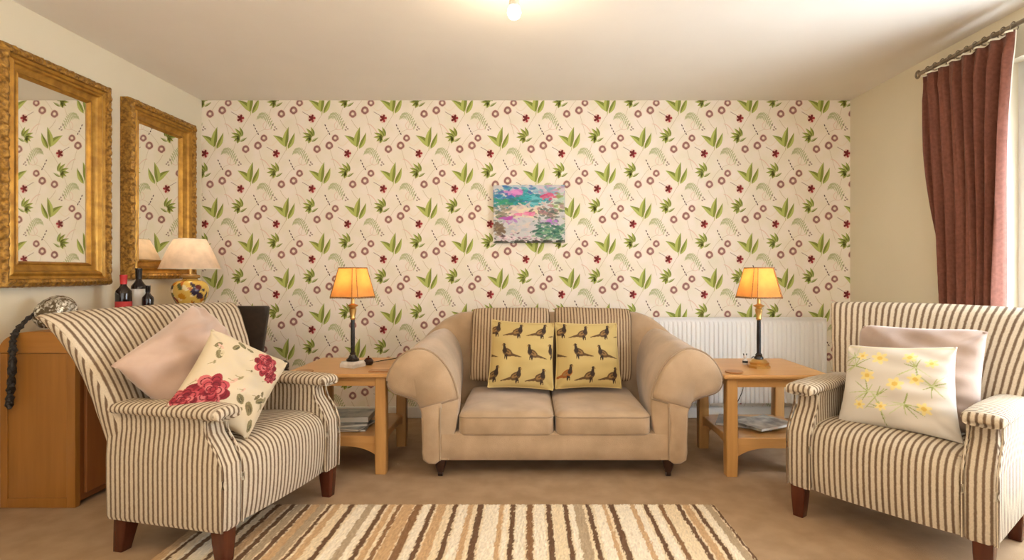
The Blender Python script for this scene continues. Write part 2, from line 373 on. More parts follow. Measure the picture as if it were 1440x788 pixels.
# ------------------------------------------------------------------ striped rug
RX0, RX1, RY0, RY1 = -1.43, 0.862, 1.0, 2.53
nx, ny = 560, 150
Xg, Yg = np.meshgrid(np.linspace(RX0, RX1, nx+1), np.linspace(RY0, RY1, ny+1))
jit = rng.normal(0, 0.0016, Xg.shape)+0.0012*np.sin(Yg*37+Xg*11)+0.0009*np.sin(Yg*83+Xg*5)
Xs = Xg+jit
def rx(px): return (px-745)*2.53/F      # where a woven stripe sits, from its measured bearing at the far edge
brown, brown2, tan, cream_, pale, grey_ = s2l(104, 76, 52), s2l(132, 98, 66), s2l(192, 158, 118), s2l(222, 204, 172), s2l(228, 217, 196), s2l(172, 152, 124)
Cg = np.empty(Xg.shape+(3,)); Cg[:] = cream_
for x0_, x1_, c in ((300, 328, tan), (345, 372, pale), (398, 409, tan), (420, 431, grey_), (441, 452, tan), (452, 462, grey_), (473, 482, tan), (505, 519, pale), (519, 529, grey_), (529, 538, pale),
                    (549, 557, tan), (568, 584, tan), (597, 607, pale), (617, 629, tan), (629, 636, cream_), (648, 660, pale), (660, 667, tan), (684, 703, pale), (703, 709, tan), (711, 716, pale), (727, 739, pale),
                    (751, 765, pale), (777, 788, cream_), (799, 806, pale), (806, 819, grey_), (833, 846, pale), (846, 851, tan), (864, 884, pale), (884, 891, tan), (891, 900, pale), (911, 921, pale), (931, 945, cream_), (957, 967, tan), (979, 988, pale), (988, 998, grey_)):
    Cg[(Xs > rx(x0_)) & (Xs < rx(x1_))] = c
for px_, w_, c in ((312, 3, brown), (333, 2.5, brown), (352, 3.5, brown), (378, 3, brown), (394, 3.5, brown), (415, 3.5, brown), (436, 3.5, brown), (467, 2.5, brown), (498, 3.5, brown), (543, 3.5, brown), (564, 2.8, brown2), (590, 5.0, brown2), (611, 3.2, brown),
                   (642, 3.0, brown), (677, 4.0, brown), (722, 3.2, brown), (745, 4.0, brown2), (771, 3.6, brown), (794, 3.0, brown), (826, 3.0, brown), (858.5, 3.8, brown), (906, 3.0, brown), (926.5, 3.0, brown2), (951.5, 3.0, brown), (974, 2.8, brown), (1001, 1.8, brown)):
    Cg[abs(Xs-rx(px_)) < w_/F*2.53] = c
Cg *= (1+rng.normal(0, 0.09, Xg.shape))[..., None]
Zg = 0.013+rng.uniform(-0.0022, 0.0022, Xg.shape); Zg[0] = Zg[-1] = 0.001; Zg[:, 0] = Zg[:, -1] = 0.001
V = np.stack([Xg+rng.uniform(-.001, .001, Xg.shape), Yg+rng.uniform(-.003, .003, Xg.shape), Zg], -1).reshape(-1, 3)
jj, ii = np.meshgrid(np.arange(ny), np.arange(nx), indexing='ij'); a_ = (jj*(nx+1)+ii).ravel()
Fc = np.stack([a_, a_+1, a_+nx+2, a_+nx+1], -1)
tag(mesh('rug', V, Fc, painted('striped_woven_wool', 1.0, 0.8, 260), col=np.clip(Cg, 0, 1).reshape(-1, 3), sharp=180), 'cream, tan and brown striped woollen rug on the carpet in front of the sofa', 'rug')

# ------------------------------------------------------------------ armchairs
def stripe_uv(wfun=None):
    def f(me):
        out = np.zeros((len(me.loops), 2), np.float32)
        for p in me.polygons:
            n = p.normal; side = abs(n.x) > 0.72
            for li in p.loop_indices:
                v = me.vertices[me.loops[li].vertex_index].co
                if side: u = v.y+0.004
                else: u = v.x/(wfun(v.z) if wfun else 1.0)
                out[li] = (u, v.z)
        return out
    return f
BACKW = [(0.13, 0.345), (0.40, 0.35), (0.55, 0.385), (0.70, 0.412), (0.82, 0.442), (0.90, 0.468), (0.93, 0.485)]
BACKY = [(0.13, 0.20), (0.35, 0.205), (0.5, 0.225), (0.62, 0.25), (0.75, 0.300), (0.86, 0.364), (0.90, 0.395), (0.93, 0.43)]
BACKT = [(0.13, 0.065), (0.45, 0.065), (0.7, 0.055), (0.85, 0.044), (0.905, 0.042), (0.925, 0.028), (0.933, 0.008)]
def make_armchair(label):
    t = thing('armchair', label, 'armchair', (0, 0, 0))
    # seat and front: a profile swept across
    prof = crom([(-0.288, 0.135), (-0.300, 0.20), (-0.306, 0.30), (-0.298, 0.375), (-0.265, 0.418), (-0.20, 0.437), (-0.08, 0.44), (0.06, 0.43), (0.20, 0.415)], 5)+[(0.20, 0.135)]
    rings = []
    for k in range(15):
        s = -1+2*k/14; x = 0.285*s; q = 1-0.35*abs(s)**4
        rings.append([(x, y if y > -0.25 else y+0.018*abs(s)**4, 0.135+(z-0.135)*(1-0.055*abs(s)**2.5)) for y, z in prof])
    V, Fc = loft(rings)
    Fc = [f[::-1] for f in Fc]
    mesh('seat', V, Fc, M['stripe'], t, uv=stripe_uv(), sharp=55)
    # backrest: fanned and rolled away at the top
    zs = list(np.linspace(0.14, 0.86, 15))+[0.88, 0.90, 0.915, 0.925, 0.933]
    rings = []
    for z in zs:
        w = interp(BACKW, z); y = interp(BACKY, z); th = interp(BACKT, z)
        ring = rrect(0, y, w-(0.02 if z > 0.93 else 0), th, min(th*0.95, 0.05), z, 5)
        # refine along x with a dished front
        r2 = []
        for a, b in zip(ring, ring[1:]+ring[:1]):
            m_ = 8 if abs(a[0]-b[0]) > 0.2 else 1
            for k in range(m_):
                p = [a[i]+(b[i]-a[i])*k/m_ for i in range(3)]
                if p[1] < y: p[1] += 0.02*(1-(p[0]/w)**2)
                p[2] += 0.012*(1-(p[0]/w)**2)*(z > 0.8)
                r2.append(tuple(p))
        rings.append(r2)
    V, Fc = loft(rings); mesh('backrest', V, Fc, M['stripe'], t, uv=stripe_uv(lambda z: interp(BACKW, z)/0.37), sharp=50)
    # arms with pads
    for s in (-1, 1):
        rings = []
        for z, yf, xi, xo in ((0.135, -0.296, 0.272, 0.362), (0.15, -0.302, 0.268, 0.368), (0.30, -0.304, 0.268, 0.370), (0.38, -0.300, 0.268, 0.370), (0.44, -0.270, 0.268, 0.366),
                              (0.49, -0.235, 0.27, 0.360), (0.53, -0.225, 0.27, 0.360), (0.565, -0.24, 0.265, 0.368)):
            yb = 0.25; ring = rrect(s*(xi+xo)/2, (yf+yb)/2, (xo-xi)/2, (yb-yf)/2, 0.022, z, 4)
            rings.append(ring)
        V, Fc = loft(rings); a = mesh('arm', V, Fc, M['stripe'], t, uv=stripe_uv(), sharp=50)
        rings = []
        P = crom([(-0.272, 0.552, 0.010), (-0.288, 0.560, 0.042), (-0.292, 0.572, 0.056), (-0.284, 0.588, 0.062), (-0.25, 0.596, 0.068), (-0.1, 0.600, 0.070), (0.1, 0.596, 0.068), (0.22, 0.592, 0.062), (0.262, 0.585, 0.05)], 4)
        sec = [(math.cos(q), math.sin(q)) for q in [2*PI*k/20 for k in range(20)]]
        for i, (y, zt, w) in enumerate(P):
            w = max(w, 0.012); zb = 0.545; zm = (zt+zb)/2; h = max((zt-zb)/2, 0.003)
            rings.append([(s*0.322+w*math.copysign(abs(c)**0.7, c), y, zm+h*math.copysign(abs(d)**0.8, d)) for c, d in sec])
        V, Fc = loft(rings)
        def uvp(me):
            out = np.zeros((len(me.loops), 2), np.float32)
            for p in me.polygons:
                for li in p.loop_indices:
                    v = me.vertices[me.loops[li].vertex_index].co
                    out[li] = (v.y if v.y > -0.27 else v.x, v.z)
            return out
        mesh('arm_pad', V, Fc, M['stripe'], t, uv=uvp, sharp=60)
        # piping down the front edges of the arm
        for xx in (0.268, 0.368):
            V, Fc = tube([(s*xx, y-0.001, z) for z, y in crom([(0.14, -0.298), (0.30, -0.302), (0.38, -0.298), (0.44, -0.268), (0.49, -0.233), (0.545, -0.226)], 3)], 0.005, 6)
            mesh('piping', V, Fc, M['stripe'], a, uv=stripe_uv())
    for sx in (-1, 1):
        for fy, sp in ((-0.266, -0.004), (0.185, 0.025)):
            x = s_ = sx*0.325
            V, Fc = loft([rrect(x+sx*0.0, fy, 0.031, 0.031, 0.005, 0.155), rrect(x, fy+sp*0.3, 0.029, 0.029, 0.005, 0.09), rrect(x, fy+sp, 0.022, 0.022, 0.005, 0.001)])
            mesh('leg', V, [f[::-1] for f in Fc], M['mahogany'], t)
    return t
TL_, TR_ = math.radians(76.4), math.radians(-52)
CL, CR = Vector((-1.328, 2.40, 0)), Vector((1.63, 2.345, 0))
ch = make_armchair('brown and cream striped armchair with a peony-printed cushion, partly on the rug')
ch.location = CL; ch.rotation_euler = (0, 0, TL_)
dup(ch, CR, TR_, 'brown and cream striped armchair with a daffodil cushion, beside the russet curtain')
def loc(c, th, p):
    return Vector((c.x+p[0]*math.cos(th)-p[1]*math.sin(th), c.y+p[0]*math.sin(th)+p[1]*math.cos(th), p[2]))

# ------------------------------------------------------------------ cushions
def cushion(name, TL, TR, BR, BL, thick, m, n, label, cat='cushion', group=None, paint=None, uvscale=None, pinch=0.07, wr=0.006, pipe=None, seed=1, rd=0.0):
    cs = [Vector(c) for c in (TL, TR, BR, BL)]; cen = sum(cs, Vector())/4
    ax = ((cs[1]+cs[2])-(cs[0]+cs[3])).normalized(); az = ((cs[0]+cs[1])-(cs[2]+cs[3])).normalized()
    ay = az.cross(ax).normalized(); az = ax.cross(ay).normalized()   # local: x right, y away, z up
    R = Matrix((ax, ay, az)).transposed()
    Ri = R.transposed(); lc = [Ri @ (c-cen) for c in cs]
    us = np.linspace(-1, 1, n+1); ph = seed*1.7
    U, Vv = np.meshgrid(us, us)     # Vv up
    Ue = U*(1-pinch*(1-Vv**2)); Ve = Vv*(1-pinch*(1-U**2))
    q_ = 1-rd*(U*Vv)**4; Ue = Ue*q_; Ve = Ve*q_
    a = (Ue+1)/2; b = (Ve+1)/2
    P = [lc[3][k]*(1-a)*(1-b)+lc[2][k]*a*(1-b)+lc[1][k]*a*b+lc[0][k]*(1-a)*b for k in range(3)]
    H = (np.clip(1-U**2, 0, 1)**0.5*np.clip(1-Vv**2, 0, 1)**0.5)*thick/2*1.12
    Wn = wr*(np.sin(7*U+3*Vv+ph)*np.cos(5*Vv-2*U+ph)+0.5*np.sin(13*Vv+9*U*Vv+ph))*(1-U**2)**.5*(1-Vv**2)**.5
    Wn += -wr*1.6*np.exp(-((abs(U)-abs(Vv))/0.12)**2)*(np.clip((U**2+Vv**2-0.7), 0, 1))
    base = np.stack([P[0], P[1], P[2]], -1)
    front = base.copy(); front[..., 1] -= H+Wn; back = base.copy(); back[..., 1] += H
    V = []; idx = {}
    nv = (n+1)**2
    V = np.concatenate([front.reshape(-1, 3), back.reshape(-1, 3)])
    Fc = []
    g_ = lambda j, i: j*(n+1)+i
    def bk(j, i): return g_(j, i) if j in (0, n) or i in (0, n) else nv+g_(j, i)
    for j in range(n):
        for i in range(n):
            Fc.append((g_(j, i), g_(j, i+1), g_(j+1, i+1), g_(j+1, i)))
            Fc.append((bk(j, i), bk(j+1, i), bk(j+1, i+1), bk(j, i+1)))
    col = None
    if paint is not None:
        c = paint((U+1)/2, (1-Vv)/2).reshape(-1, 3); base_c = np.tile(np.asarray(paint.base), (nv, 1)); col = np.concatenate([c, base_c])
    uv = None
    if uvscale:
        fl = np.stack([(U*uvscale), Vv], -1).reshape(-1, 2); allv = np.concatenate([fl, fl])
        def uv(me):
            vi = np.zeros(len(me.loops), np.int32); me.loops.foreach_get('vertex_index', vi); return allv[vi]
    # drop unused verts: keep simple by remapping
    used = sorted({i for f in Fc for i in f}); mp = {o_: k for k, o_ in enumerate(used)}
    V = V[used]; Fc = [tuple(mp[i] for i in f) for f in Fc]
    if col is not None: col = col[used]
    if uvscale: allv = allv[used]
    o = mesh(name, V, Fc, m, None, True, uv, col, 80)
    o.matrix_world = Matrix.Translation(cen) @ R.to_4x4()
    tag(o, label, cat, group)
    if pipe:
        E = [base[0, i] for i in range(0, n, 3)]+[base[j, n] for j in range(0, n, 3)]+[base[n, i] for i in range(n, 0, -3)]+[base[j, 0] for j in range(n, 0, -3)]
        E.append(E[0]); V, Fc = tube(E, 0.004, 6); mesh('piping', V, Fc, pipe, o)
    return o
class Paint:
    def __init__(s, base, fn): s.base = base; s.fn = fn
    def __call__(s, U, V):
        I = np.empty(U.shape+(3,)); I[:] = s.base; s.fn(I, U, V); return I
def ell(U, V, cx, cy, a, b, rot=0):
    c, s = math.cos(rot), math.sin(rot); x, y = U-cx, V-cy
    return ((x*c+y*s)/a)**2+((-x*s+y*c)/b)**2 < 1
def cap_(U, V, x0, y0, x1, y1, r0, r1):
    dx, dy = x1-x0, y1-y0; t = np.clip(((U-x0)*dx+(V-y0)*dy)/(dx*dx+dy*dy), 0, 1)
    return np.hypot(U-x0-t*dx, V-y0-t*dy) < r0+(r1-r0)*t
def pheasant(I, U, V, cx, cy, d, tone=0):
    X = (U-cx)*d/1.22; Y = (V-cy)/1.22      # d=1 faces right
    c1 = np.array(s2l(92, 68, 40) if not tone else s2l(150, 88, 36)); c2 = np.array(s2l(140, 108, 62)); dk = np.array(s2l(52, 38, 30))
    I[cap_(X, Y, -0.03, 0.02, -0.19, 0.055, 0.022, 0.004)] = c1
    I[ell(X, Y, 0.0, 0.0, 0.075, 0.046, -0.5)] = c1
    I[ell(X, Y, -0.01, -0.002, 0.045, 0.022, -0.5)] = c2
    I[ell(X, Y, -0.005, -0.006, 0.022, 0.010, -0.5)] = c1
    I[cap_(X, Y, 0.035, -0.02, 0.047, -0.085, 0.028, 0.014)] = dk
    I[ell(X, Y, 0.050, -0.095, 0.021, 0.017)] = dk
    I[cap_(X, Y, 0.06, -0.092, 0.078, -0.086, 0.008, 0.003)] = c2
    I[cap_(X, Y, 0.012, 0.04, 0.006, 0.085, 0.016, 0.005)] = dk
    I[cap_(X, Y, 0.03, 0.035, 0.036, 0.08, 0.008, 0.004)] = dk
YEL = s2l(190, 168, 110)
def ph_left(I, U, V):
    for x, y, d in ((0.06, 0.16, 1), (0.42, 0.17, 1), (0.80, 0.16, 1), (1.16, 0.16, 1), (0.27, 0.50, -1), (0.68, 0.50, -1), (-0.12, 0.50, -1), (1.02, 0.47, -1), (0.06, 0.83, 1), (0.42, 0.85, 1), (0.80, 0.85, 1)): pheasant(I, U, V, x, y, d)
def ph_right(I, U, V):
    for x, y, d, t in ((0.08, 0.15, 1, 0), (0.42, 0.18, 1, 0), (0.78, 0.17, 1, 0), (1.17, 0.17, 1, 0), (-0.08, 0.48, -1, 0), (0.35, 0.48, -1, 0), (0.74, 0.50, -1, 0), (0.16, 0.80, 1, 1), (0.51, 0.84, 1, 0), (0.87, 0.84, 1, 0)): pheasant(I, U, V, x, y, d, t)
def floral(I, U, V):
    r = np.random.default_rng(3)
    ln = np.array(s2l(205, 190, 165))
    for cx, cy in ((0.55, 0.55), (0.35, 0.25), (0.75, 0.62), (0.2, 0.5)):
        for k in range(5):
            a = k*1.25; rr = np.hypot(U-cx-0.06*math.cos(a), V-cy-0.06*math.sin(a)); I[abs(rr-0.07) < 0.004] = ln
    leafs = [(0.34, 0.10, .06, .03, .6), (0.14, 0.33, .06, .03, 1.2), (0.28, 0.17, .05, .03, 2.1), (0.45, 0.12, .05, .02, .1), (0.78, 0.78, .08, .04, .8), (0.66, 0.86, .07, .035, 2.4), (0.86, 0.66, .06, .03, 2.6), (0.62, 0.74, .07, .035, .3), (0.10, 0.20, .05, .025, 2.2), (0.92, 0.9, .06, .03, 1.)]
    for x, y, a, b, q in leafs:
        I[ell(U, V, x, y, a, b, q)] = s2l(122, 112, 78); I[ell(U, V, x+.01, y+.005, a*.6, b*.45, q)] = s2l(88, 82, 58)
        I[ell(U, V, x, y, a*.9, b*.1, q)] = s2l(160, 150, 112)
    for k in range(26):
        x, y, q = r.uniform(0.05, 0.95), r.uniform(0.04, 0.96), r.uniform(0, 3)
        a = r.uniform(.02, .045); I[ell(U, V, x, y, a, a*.5, q)] = [s2l(196, 182, 150), s2l(150, 138, 104), s2l(112, 100, 72), s2l(208, 170, 150)][k % 4]
        I[cap_(U, V, x, y, x+.07*math.cos(q+1), y+.07*math.sin(q+1), .004, .003)] = s2l(140, 128, 92)
    def peony(cx, cy, R):
        for ring, n, rr in ((0.62, 8, 0.46), (0.36, 6, 0.36), (0.12, 4, 0.26)):
            for k in range(n):
                a = 2*PI*k/n+ring*5; x = cx+R*ring*math.cos(a); y = cy+R*ring*math.sin(a)
                c = [(150, 42, 52), (178, 72, 78), (120, 26, 38), (196, 104, 104)][(k+int(ring*10)) % 4]
                I[ell(U, V, x, y, R*rr, R*rr*0.72, a)] = s2l(*c)
                e = ((U-x)**2+(V-y)**2) ** .5; I[(abs(e-R*rr*0.5) < 0.005) & ell(U, V, x, y, R*rr, R*rr*.72, a)] = s2l(96, 18, 30)
    peony(0.26, 0.78, 0.20); peony(0.08, 0.92, 0.13); peony(0.70, 0.22, 0.16); peony(0.84, 0.34, 0.08)
def daffs(I, U, V):
    gr = [s2l(176, 186, 126), s2l(150, 164, 96), s2l(196, 202, 160)]
    r = np.random.default_rng(5)
    for cx, cy in ((0.14, 0.3), (0.42, 0.80), (0.62, 0.72), (0.72, 0.28), (0.3, 0.62), (0.85, 0.48), (0.38, 0.66), (0.12, 0.18)):
        for k in range(9):
            a = r.uniform(0, 2*PI); l = r.uniform(0.08, 0.2)
            I[cap_(U, V, cx, cy, cx+l*math.cos(a), cy+l*math.sin(a), 0.007, 0.003)] = gr[k % 3]
    for cx, cy, R in ((0.38, 0.18, .075), (0.20, 0.16, .055), (0.28, 0.42, .07), (0.55, 0.5, .075), (0.72, 0.42, .06), (0.66, 0.16, .06), (0.42, 0.78, .05), (0.84, 0.22, .05), (0.22, 0.78, .05), (0.78, 0.74, .06)):
        for k in range(6):
            a = k*PI/3+cx*9
            I[ell(U, V, cx+R*.6*math.cos(a), cy+R*.6*math.sin(a), R*.55, R*.3, a)] = s2l(232, 216, 150)
        I[ell(U, V, cx, cy, R*.36, R*.36)] = s2l(224, 192, 100)
    I[(abs(V-0.03) < 0.008)] = s2l(216, 208, 170)
lc = lambda *p: loc(CL, TL_, p)
cushion('scatter_cushion', lc(-0.435, 0.14, 0.755), lc(0.02, 0.20, 0.975), lc(0.26, 0.09, 0.62), lc(-0.20, -0.02, 0.42), 0.20, M['pink'], 48,
        'plain dusty pink cushion tilted against the back of the left armchair', wr=0.016, seed=2, rd=0.07)
cushion('scatter_cushion', lc(-0.16, -0.06, 0.865), lc(0.14, -0.19, 0.68), lc(-0.18, -0.25, 0.425), lc(-0.385, -0.07, 0.60), 0.15, M['paint'], 150,
        'cream cushion printed with red peonies, tilted in front of the pink cushion', paint=Paint(s2l(206, 191, 162), floral), wr=0.010, seed=4)
rc = lambda *p: loc(CR, TR_, p)
cushion('scatter_cushion', rc(-0.245, 0.155, 0.85), rc(0.255, 0.155, 0.865), rc(0.26, 0.02, 0.43), rc(-0.24, 0.02, 0.43), 0.19, M['mauve'], 48,
        'plain pale mauve cushion leaning on the back of the right armchair', wr=0.016, seed=5, rd=0.05)
cushion('scatter_cushion', rc(-0.228, -0.01, 0.76), rc(0.182, -0.01, 0.795), rc(0.235, -0.14, 0.435), rc(-0.225, -0.13, 0.42), 0.15, M['paint'], 150,
        'white cushion printed with yellow daffodils, in front of the mauve cushion', paint=Paint(s2l(212, 205, 194), daffs), wr=0.007, seed=6)

# ------------------------------------------------------------------ sofa
SX, SY = 0.132, 2.87     # centre of the front edge
so = thing('sofa', 'beige two-seat sofa with rolled arms against the floral wallpaper', 'sofa', (SX, SY, 0))
def sofa_uv(me): return np.zeros((len(me.loops), 2), np.float32)
g = G()
prof = [(0.012, 0.095), (0.0, 0.11), (-0.004, 0.17), (0.0, 0.235), (0.02, 0.245), (0.80, 0.245), (0.80, 0.095)]
V, Fc = loft([[(x, y, z) for y, z in prof] for x in np.linspace(-0.60, 0.60, 9)]); g.add(V, [f[::-1] for f in Fc])
g.build('base_frame', M['sofa'], so)
# arms: section morphs from a broad drooping scroll at the front to an upright roll at the back
sf = [(0.56, 0.10), (0.53, 0.24), (0.512, 0.36), (0.518, 0.46), (0.555, 0.565), (0.62, 0.65), (0.70, 0.692), (0.775, 0.680), (0.84, 0.632), (0.882, 0.562), (0.888, 0.505), (0.86, 0.462), (0.795, 0.438), (0.735, 0.415), (0.712, 0.37), (0.706, 0.24), (0.70, 0.10)]
sb = [(0.60, 0.10), (0.59, 0.24), (0.575, 0.36), (0.572, 0.46), (0.582, 0.56), (0.615, 0.655), (0.68, 0.72), (0.75, 0.715), (0.80, 0.68), (0.83, 0.61), (0.82, 0.54), (0.79, 0.50), (0.76, 0.46), (0.74, 0.42), (0.73, 0.37), (0.715, 0.24), (0.71, 0.10)]
SF, SB = crom(sf, 3), crom(sb, 3)
def scroll(t, k=0): return [(a[0]*(1-t)+b[0]*t, a[1]*(1-t)+b[1]*t) for a, b in zip(SF, SB)]
for s in (-1, 1):
    rings = []
    for y, ins in ((0.0, 0.010), (0.008, 0.003), (0.02, 0), (0.12, 0), (0.24, 0), (0.38, 0), (0.52, 0), (0.66, 0), (0.80, 0)):
        t = min(1, max(0, y/0.7)); t = t*t*(3-2*t)
        sec = scroll(t); cx = 0.70; cz = 0.5
        rings.append([(s*(cx+(u-cx)*(1-ins*4)), y, cz+(z-cz)*(1-ins*1.5) if z > 0.12 else z) for u, z in sec])
    V, Fc = loft(rings)
    if s > 0: Fc = [f[::-1] for f in Fc]
    a = mesh('arm', V, Fc, M['sofa'], so, sharp=60)
    # padded facing on the scroll, and the post below it
    face = SF[8:-6]
    cz = sum(p[1] for p in face)/len(face); cx = sum(p[0] for p in face)/len(face)
    rr = []
    for q, y in ((0.98, 0.003), (0.97, -0.012), (0.90, -0.022), (0.70, -0.030), (0.35, -0.033), (0.05, -0.034)):
        rr.append([(s*(cx+(u-cx)*q), y, cz+(z-cz)*q) for u, z in face])
    V, Fc = loft(rr)
    if s < 0: Fc = [f[::-1] for f in Fc]
    mesh('arm_front_panel', V, [f[::-1] for f in Fc], M['sofa'], so, sharp=80)
    V, Fc = tube([(s*u, -0.004, z) for u, z in [(cx+(p[0]-cx)*1.0, cz+(p[1]-cz)*1.0) for p in face]]+[(s*face[0][0], -0.004, face[0][1])], 0.005, 6)
    mesh('piping', V, Fc, M['sofa_dark'], a)
    # post facing
    pts = [(0.606, 0.10), (0.612, 0.30), (0.60, 0.40), (0.66, 0.425), (0.722, 0.415), (0.706, 0.35), (0.70, 0.25), (0.695, 0.10)]
    rr = [[(s*u, y, z) for u, z in crom(pts, 3, True)] for y in (0.004, -0.008)]
    rr.append([(s*(0.655+(u-0.655)*0.8), -0.012, 0.26+(z-0.26)*0.95) for u, z in crom(pts, 3, True)])
    V, Fc = loft(rr); mesh('arm_post', V, [f[::-1] for f in Fc] if s > 0 else Fc, M['sofa'], so, sharp=80)
    V, Fc = tube([(s*0.607, -0.010, z) for z in np.linspace(0.10, 0.38, 8)], 0.004, 6); mesh('piping', V, Fc, M['sofa_dark'], a)
# back with sloping shoulders
rings = []
for k in range(33):
    x = -0.87+1.74*k/32; ax = abs(x)
    zt = interp([(0, 0.83), (0.5, 0.835), (0.62, 0.825), (0.72, 0.775), (0.80, 0.71), (0.87, 0.63)], ax)
    yo = 0.06*max(0, (ax-0.6)/0.3)**1.5
    pr = crom([(0.66-yo, 0.24), (0.70-yo, 0.45), (0.735-yo, zt-0.12), (0.76-yo, zt-0.03), (0.81, zt), (0.87, zt-0.02), (0.90, zt-0.10), (0.89, 0.45), (0.88, 0.24)], 3)
    if ax > 0.86: pr = [(0.8+(y-0.8)*0.75, z) for y, z in pr]
    rings.append([(x, y, z) for y, z in pr])
V, Fc = loft(rings); mesh('backrest', V, Fc, M['sofa'], so, sharp=70)
def sofa_cushion(x0, x1):
    n = 16; rings = []
    zz = [(0.228, 0.93), (0.232, 0.985), (0.245, 1.0), (0.315, 1.0), (0.332, 0.99), (0.345, 0.955), (0.356, 0.85), (0.364, 0.6), (0.368, 0.3), (0.369, 0.02)]
    cx, cy, hx, hy = (x0+x1)/2, 0.345, (x1-x0)/2, 0.355
    for z, q in zz: rings.append(rrect(cx, cy, hx*q, hy*q, 0.04*q, z, 4))
    V, Fc = loft(rings); o = mesh('seat_cushion', V, Fc, M['sofa'], so, sharp=80)
    e = rrect(cx, cy, hx-0.001, hy-0.001, 0.04, 0.328, 4); V, Fc = tube(e+[e[0]], 0.0042, 6); mesh('piping', V, Fc, M['sofa_dark'], o)
sofa_cushion(-0.512, -0.004); sofa_cushion(0.006, 0.512)
for sx in (-1, 1):
    for y in (0.035, 0.80):
        V, Fc = lathe([(0.036, 0.10), (0.036, 0.090), (0.033, 0.082), (0.027, 0.055), (0.020, 0.034), (0.018, 0.026)], 14, sx*0.612, y)
        l_ = mesh('leg', V, [f[::-1] for f in Fc], M['ebony'], so)
        V, Fc = tube([(sx*0.612-0.012, y+0.006, 0.018), (sx*0.612+0.012, y+0.006, 0.018)], 0.018, 14); mesh('castor', V, Fc, M['ebony'], l_)
P3 = lambda px, py, d: at(px, py, d)
cushion('scatter_cushion', P3(662, 432, 3.60), P3(775, 431, 3.60), P3(774, 540, 3.43), P3(658, 537, 3.43), 0.16, M['stripe_fine'], 40,
        'brown striped cushion at the back of the sofa, behind the left bird cushion', uvscale=0.27, seed=8, pinch=0.03, rd=0.06)
cushion('scatter_cushion', P3(777, 430, 3.60), P3(889, 433, 3.60), P3(890, 538, 3.43), P3(778, 541, 3.43), 0.16, M['stripe_fine'], 40,
        'brown striped cushion at the back of the sofa, behind the right bird cushion', uvscale=0.27, seed=9, pinch=0.03, rd=0.06)
cushion('scatter_cushion', P3(692, 450, 3.40), P3(779, 455, 3.38), P3(778, 549, 3.26), P3(686, 545, 3.26), 0.11, M['paint'], 150,
        'yellow cushion printed with rows of pheasants, left one of the pair on the sofa', paint=Paint(YEL, ph_left), seed=10, pinch=0.05, pipe=mat('yellow_cord', s2l(206, 184, 126), 0.9))
cushion('scatter_cushion', P3(781, 454, 3.38), P3(867, 455, 3.40), P3(874, 546, 3.26), P3(781, 547, 3.26), 0.11, M['paint'], 150,
        'yellow cushion printed with rows of pheasants, right one of the pair on the sofa', paint=Paint(YEL, ph_right), seed=11, pinch=0.05, pipe=mat('yellow_cord', s2l(206, 184, 126), 0.9))

# ------------------------------------------------------------------ side tables
def arch_rail(x0, x1, y0, y1, z0, z1, rise, axis):
    g = G(); n = 14; V = []
    top = [(x0+(x1-x0)*k/n) for k in range(n+1)]
    prof = [(p, z1) for p in top]+[(p, z0+rise*(1-abs(2*(p-x0)/(x1-x0)-1)**3.0)) for p in top[::-1]]
    if axis == 'x': rings = [[(p, y, z) for p, z in prof] for y in (y0, y1)]
    else: rings = [[(y, p, z) for p, z in prof] for y in (y0, y1)]
    V, Fc = loft(rings); return V, Fc
def make_table(label):
    t = thing('side_table', label, 'side table')
    h = 0.29; l = 0.235
    g = G(); g.box(-h, h, -h, h, 0.528, 0.550, 0.006); g.build('tabletop', M['oak'], t)
    for sx in (-1, 1):
        for sy in (-1, 1):
            V, Fc = loft([rrect(sx*l, sy*l, 0.029, 0.029, 0.007, 0.002), rrect(sx*l, sy*l, 0.031, 0.031, 0.007, 0.10), rrect(sx*l, sy*l, 0.029, 0.029, 0.007, 0.53)])
            mesh('leg', V, Fc, M['oak_v'], t)
    g = G()
    for s in (-1, 1):
        g.box(-l, l, s*l-0.010, s*l+0.010, 0.478, 0.53); g.box(s*l-0.010, s*l+0.010, -l, l, 0.478, 0.53)
    g.build('apron', M['oak'], t, smooth=False)
    G().box(-l-0.01, l+0.01, -l-0.01, l+0.01, 0.188, 0.204, 0.003).build('shelf', M['oak'], t)
    for s in (-1, 1):
        V, Fc = arch_rail(-l+0.02, l-0.02, s*l-0.011, s*l+0.011, 0.095, 0.200, 0.055, 'x'); mesh('shelf_rail', V, Fc, M['oak'], t, smooth=False)
        V, Fc = arch_rail(-l+0.02, l-0.02, s*l-0.011, s*l+0.011, 0.14, 0.200, 0.03, 'y'); mesh('shelf_rail', V, Fc, M['oak'], t, smooth=False)
    return t
TLc, TRc = (-1.045, 3.19, 0), (1.32, 3.155, 0)
tb = make_table('square oak side table between the left armchair and the sofa'); tb.location = TLc
dup(tb, TRc, 0, 'square oak side table in front of the white radiator')

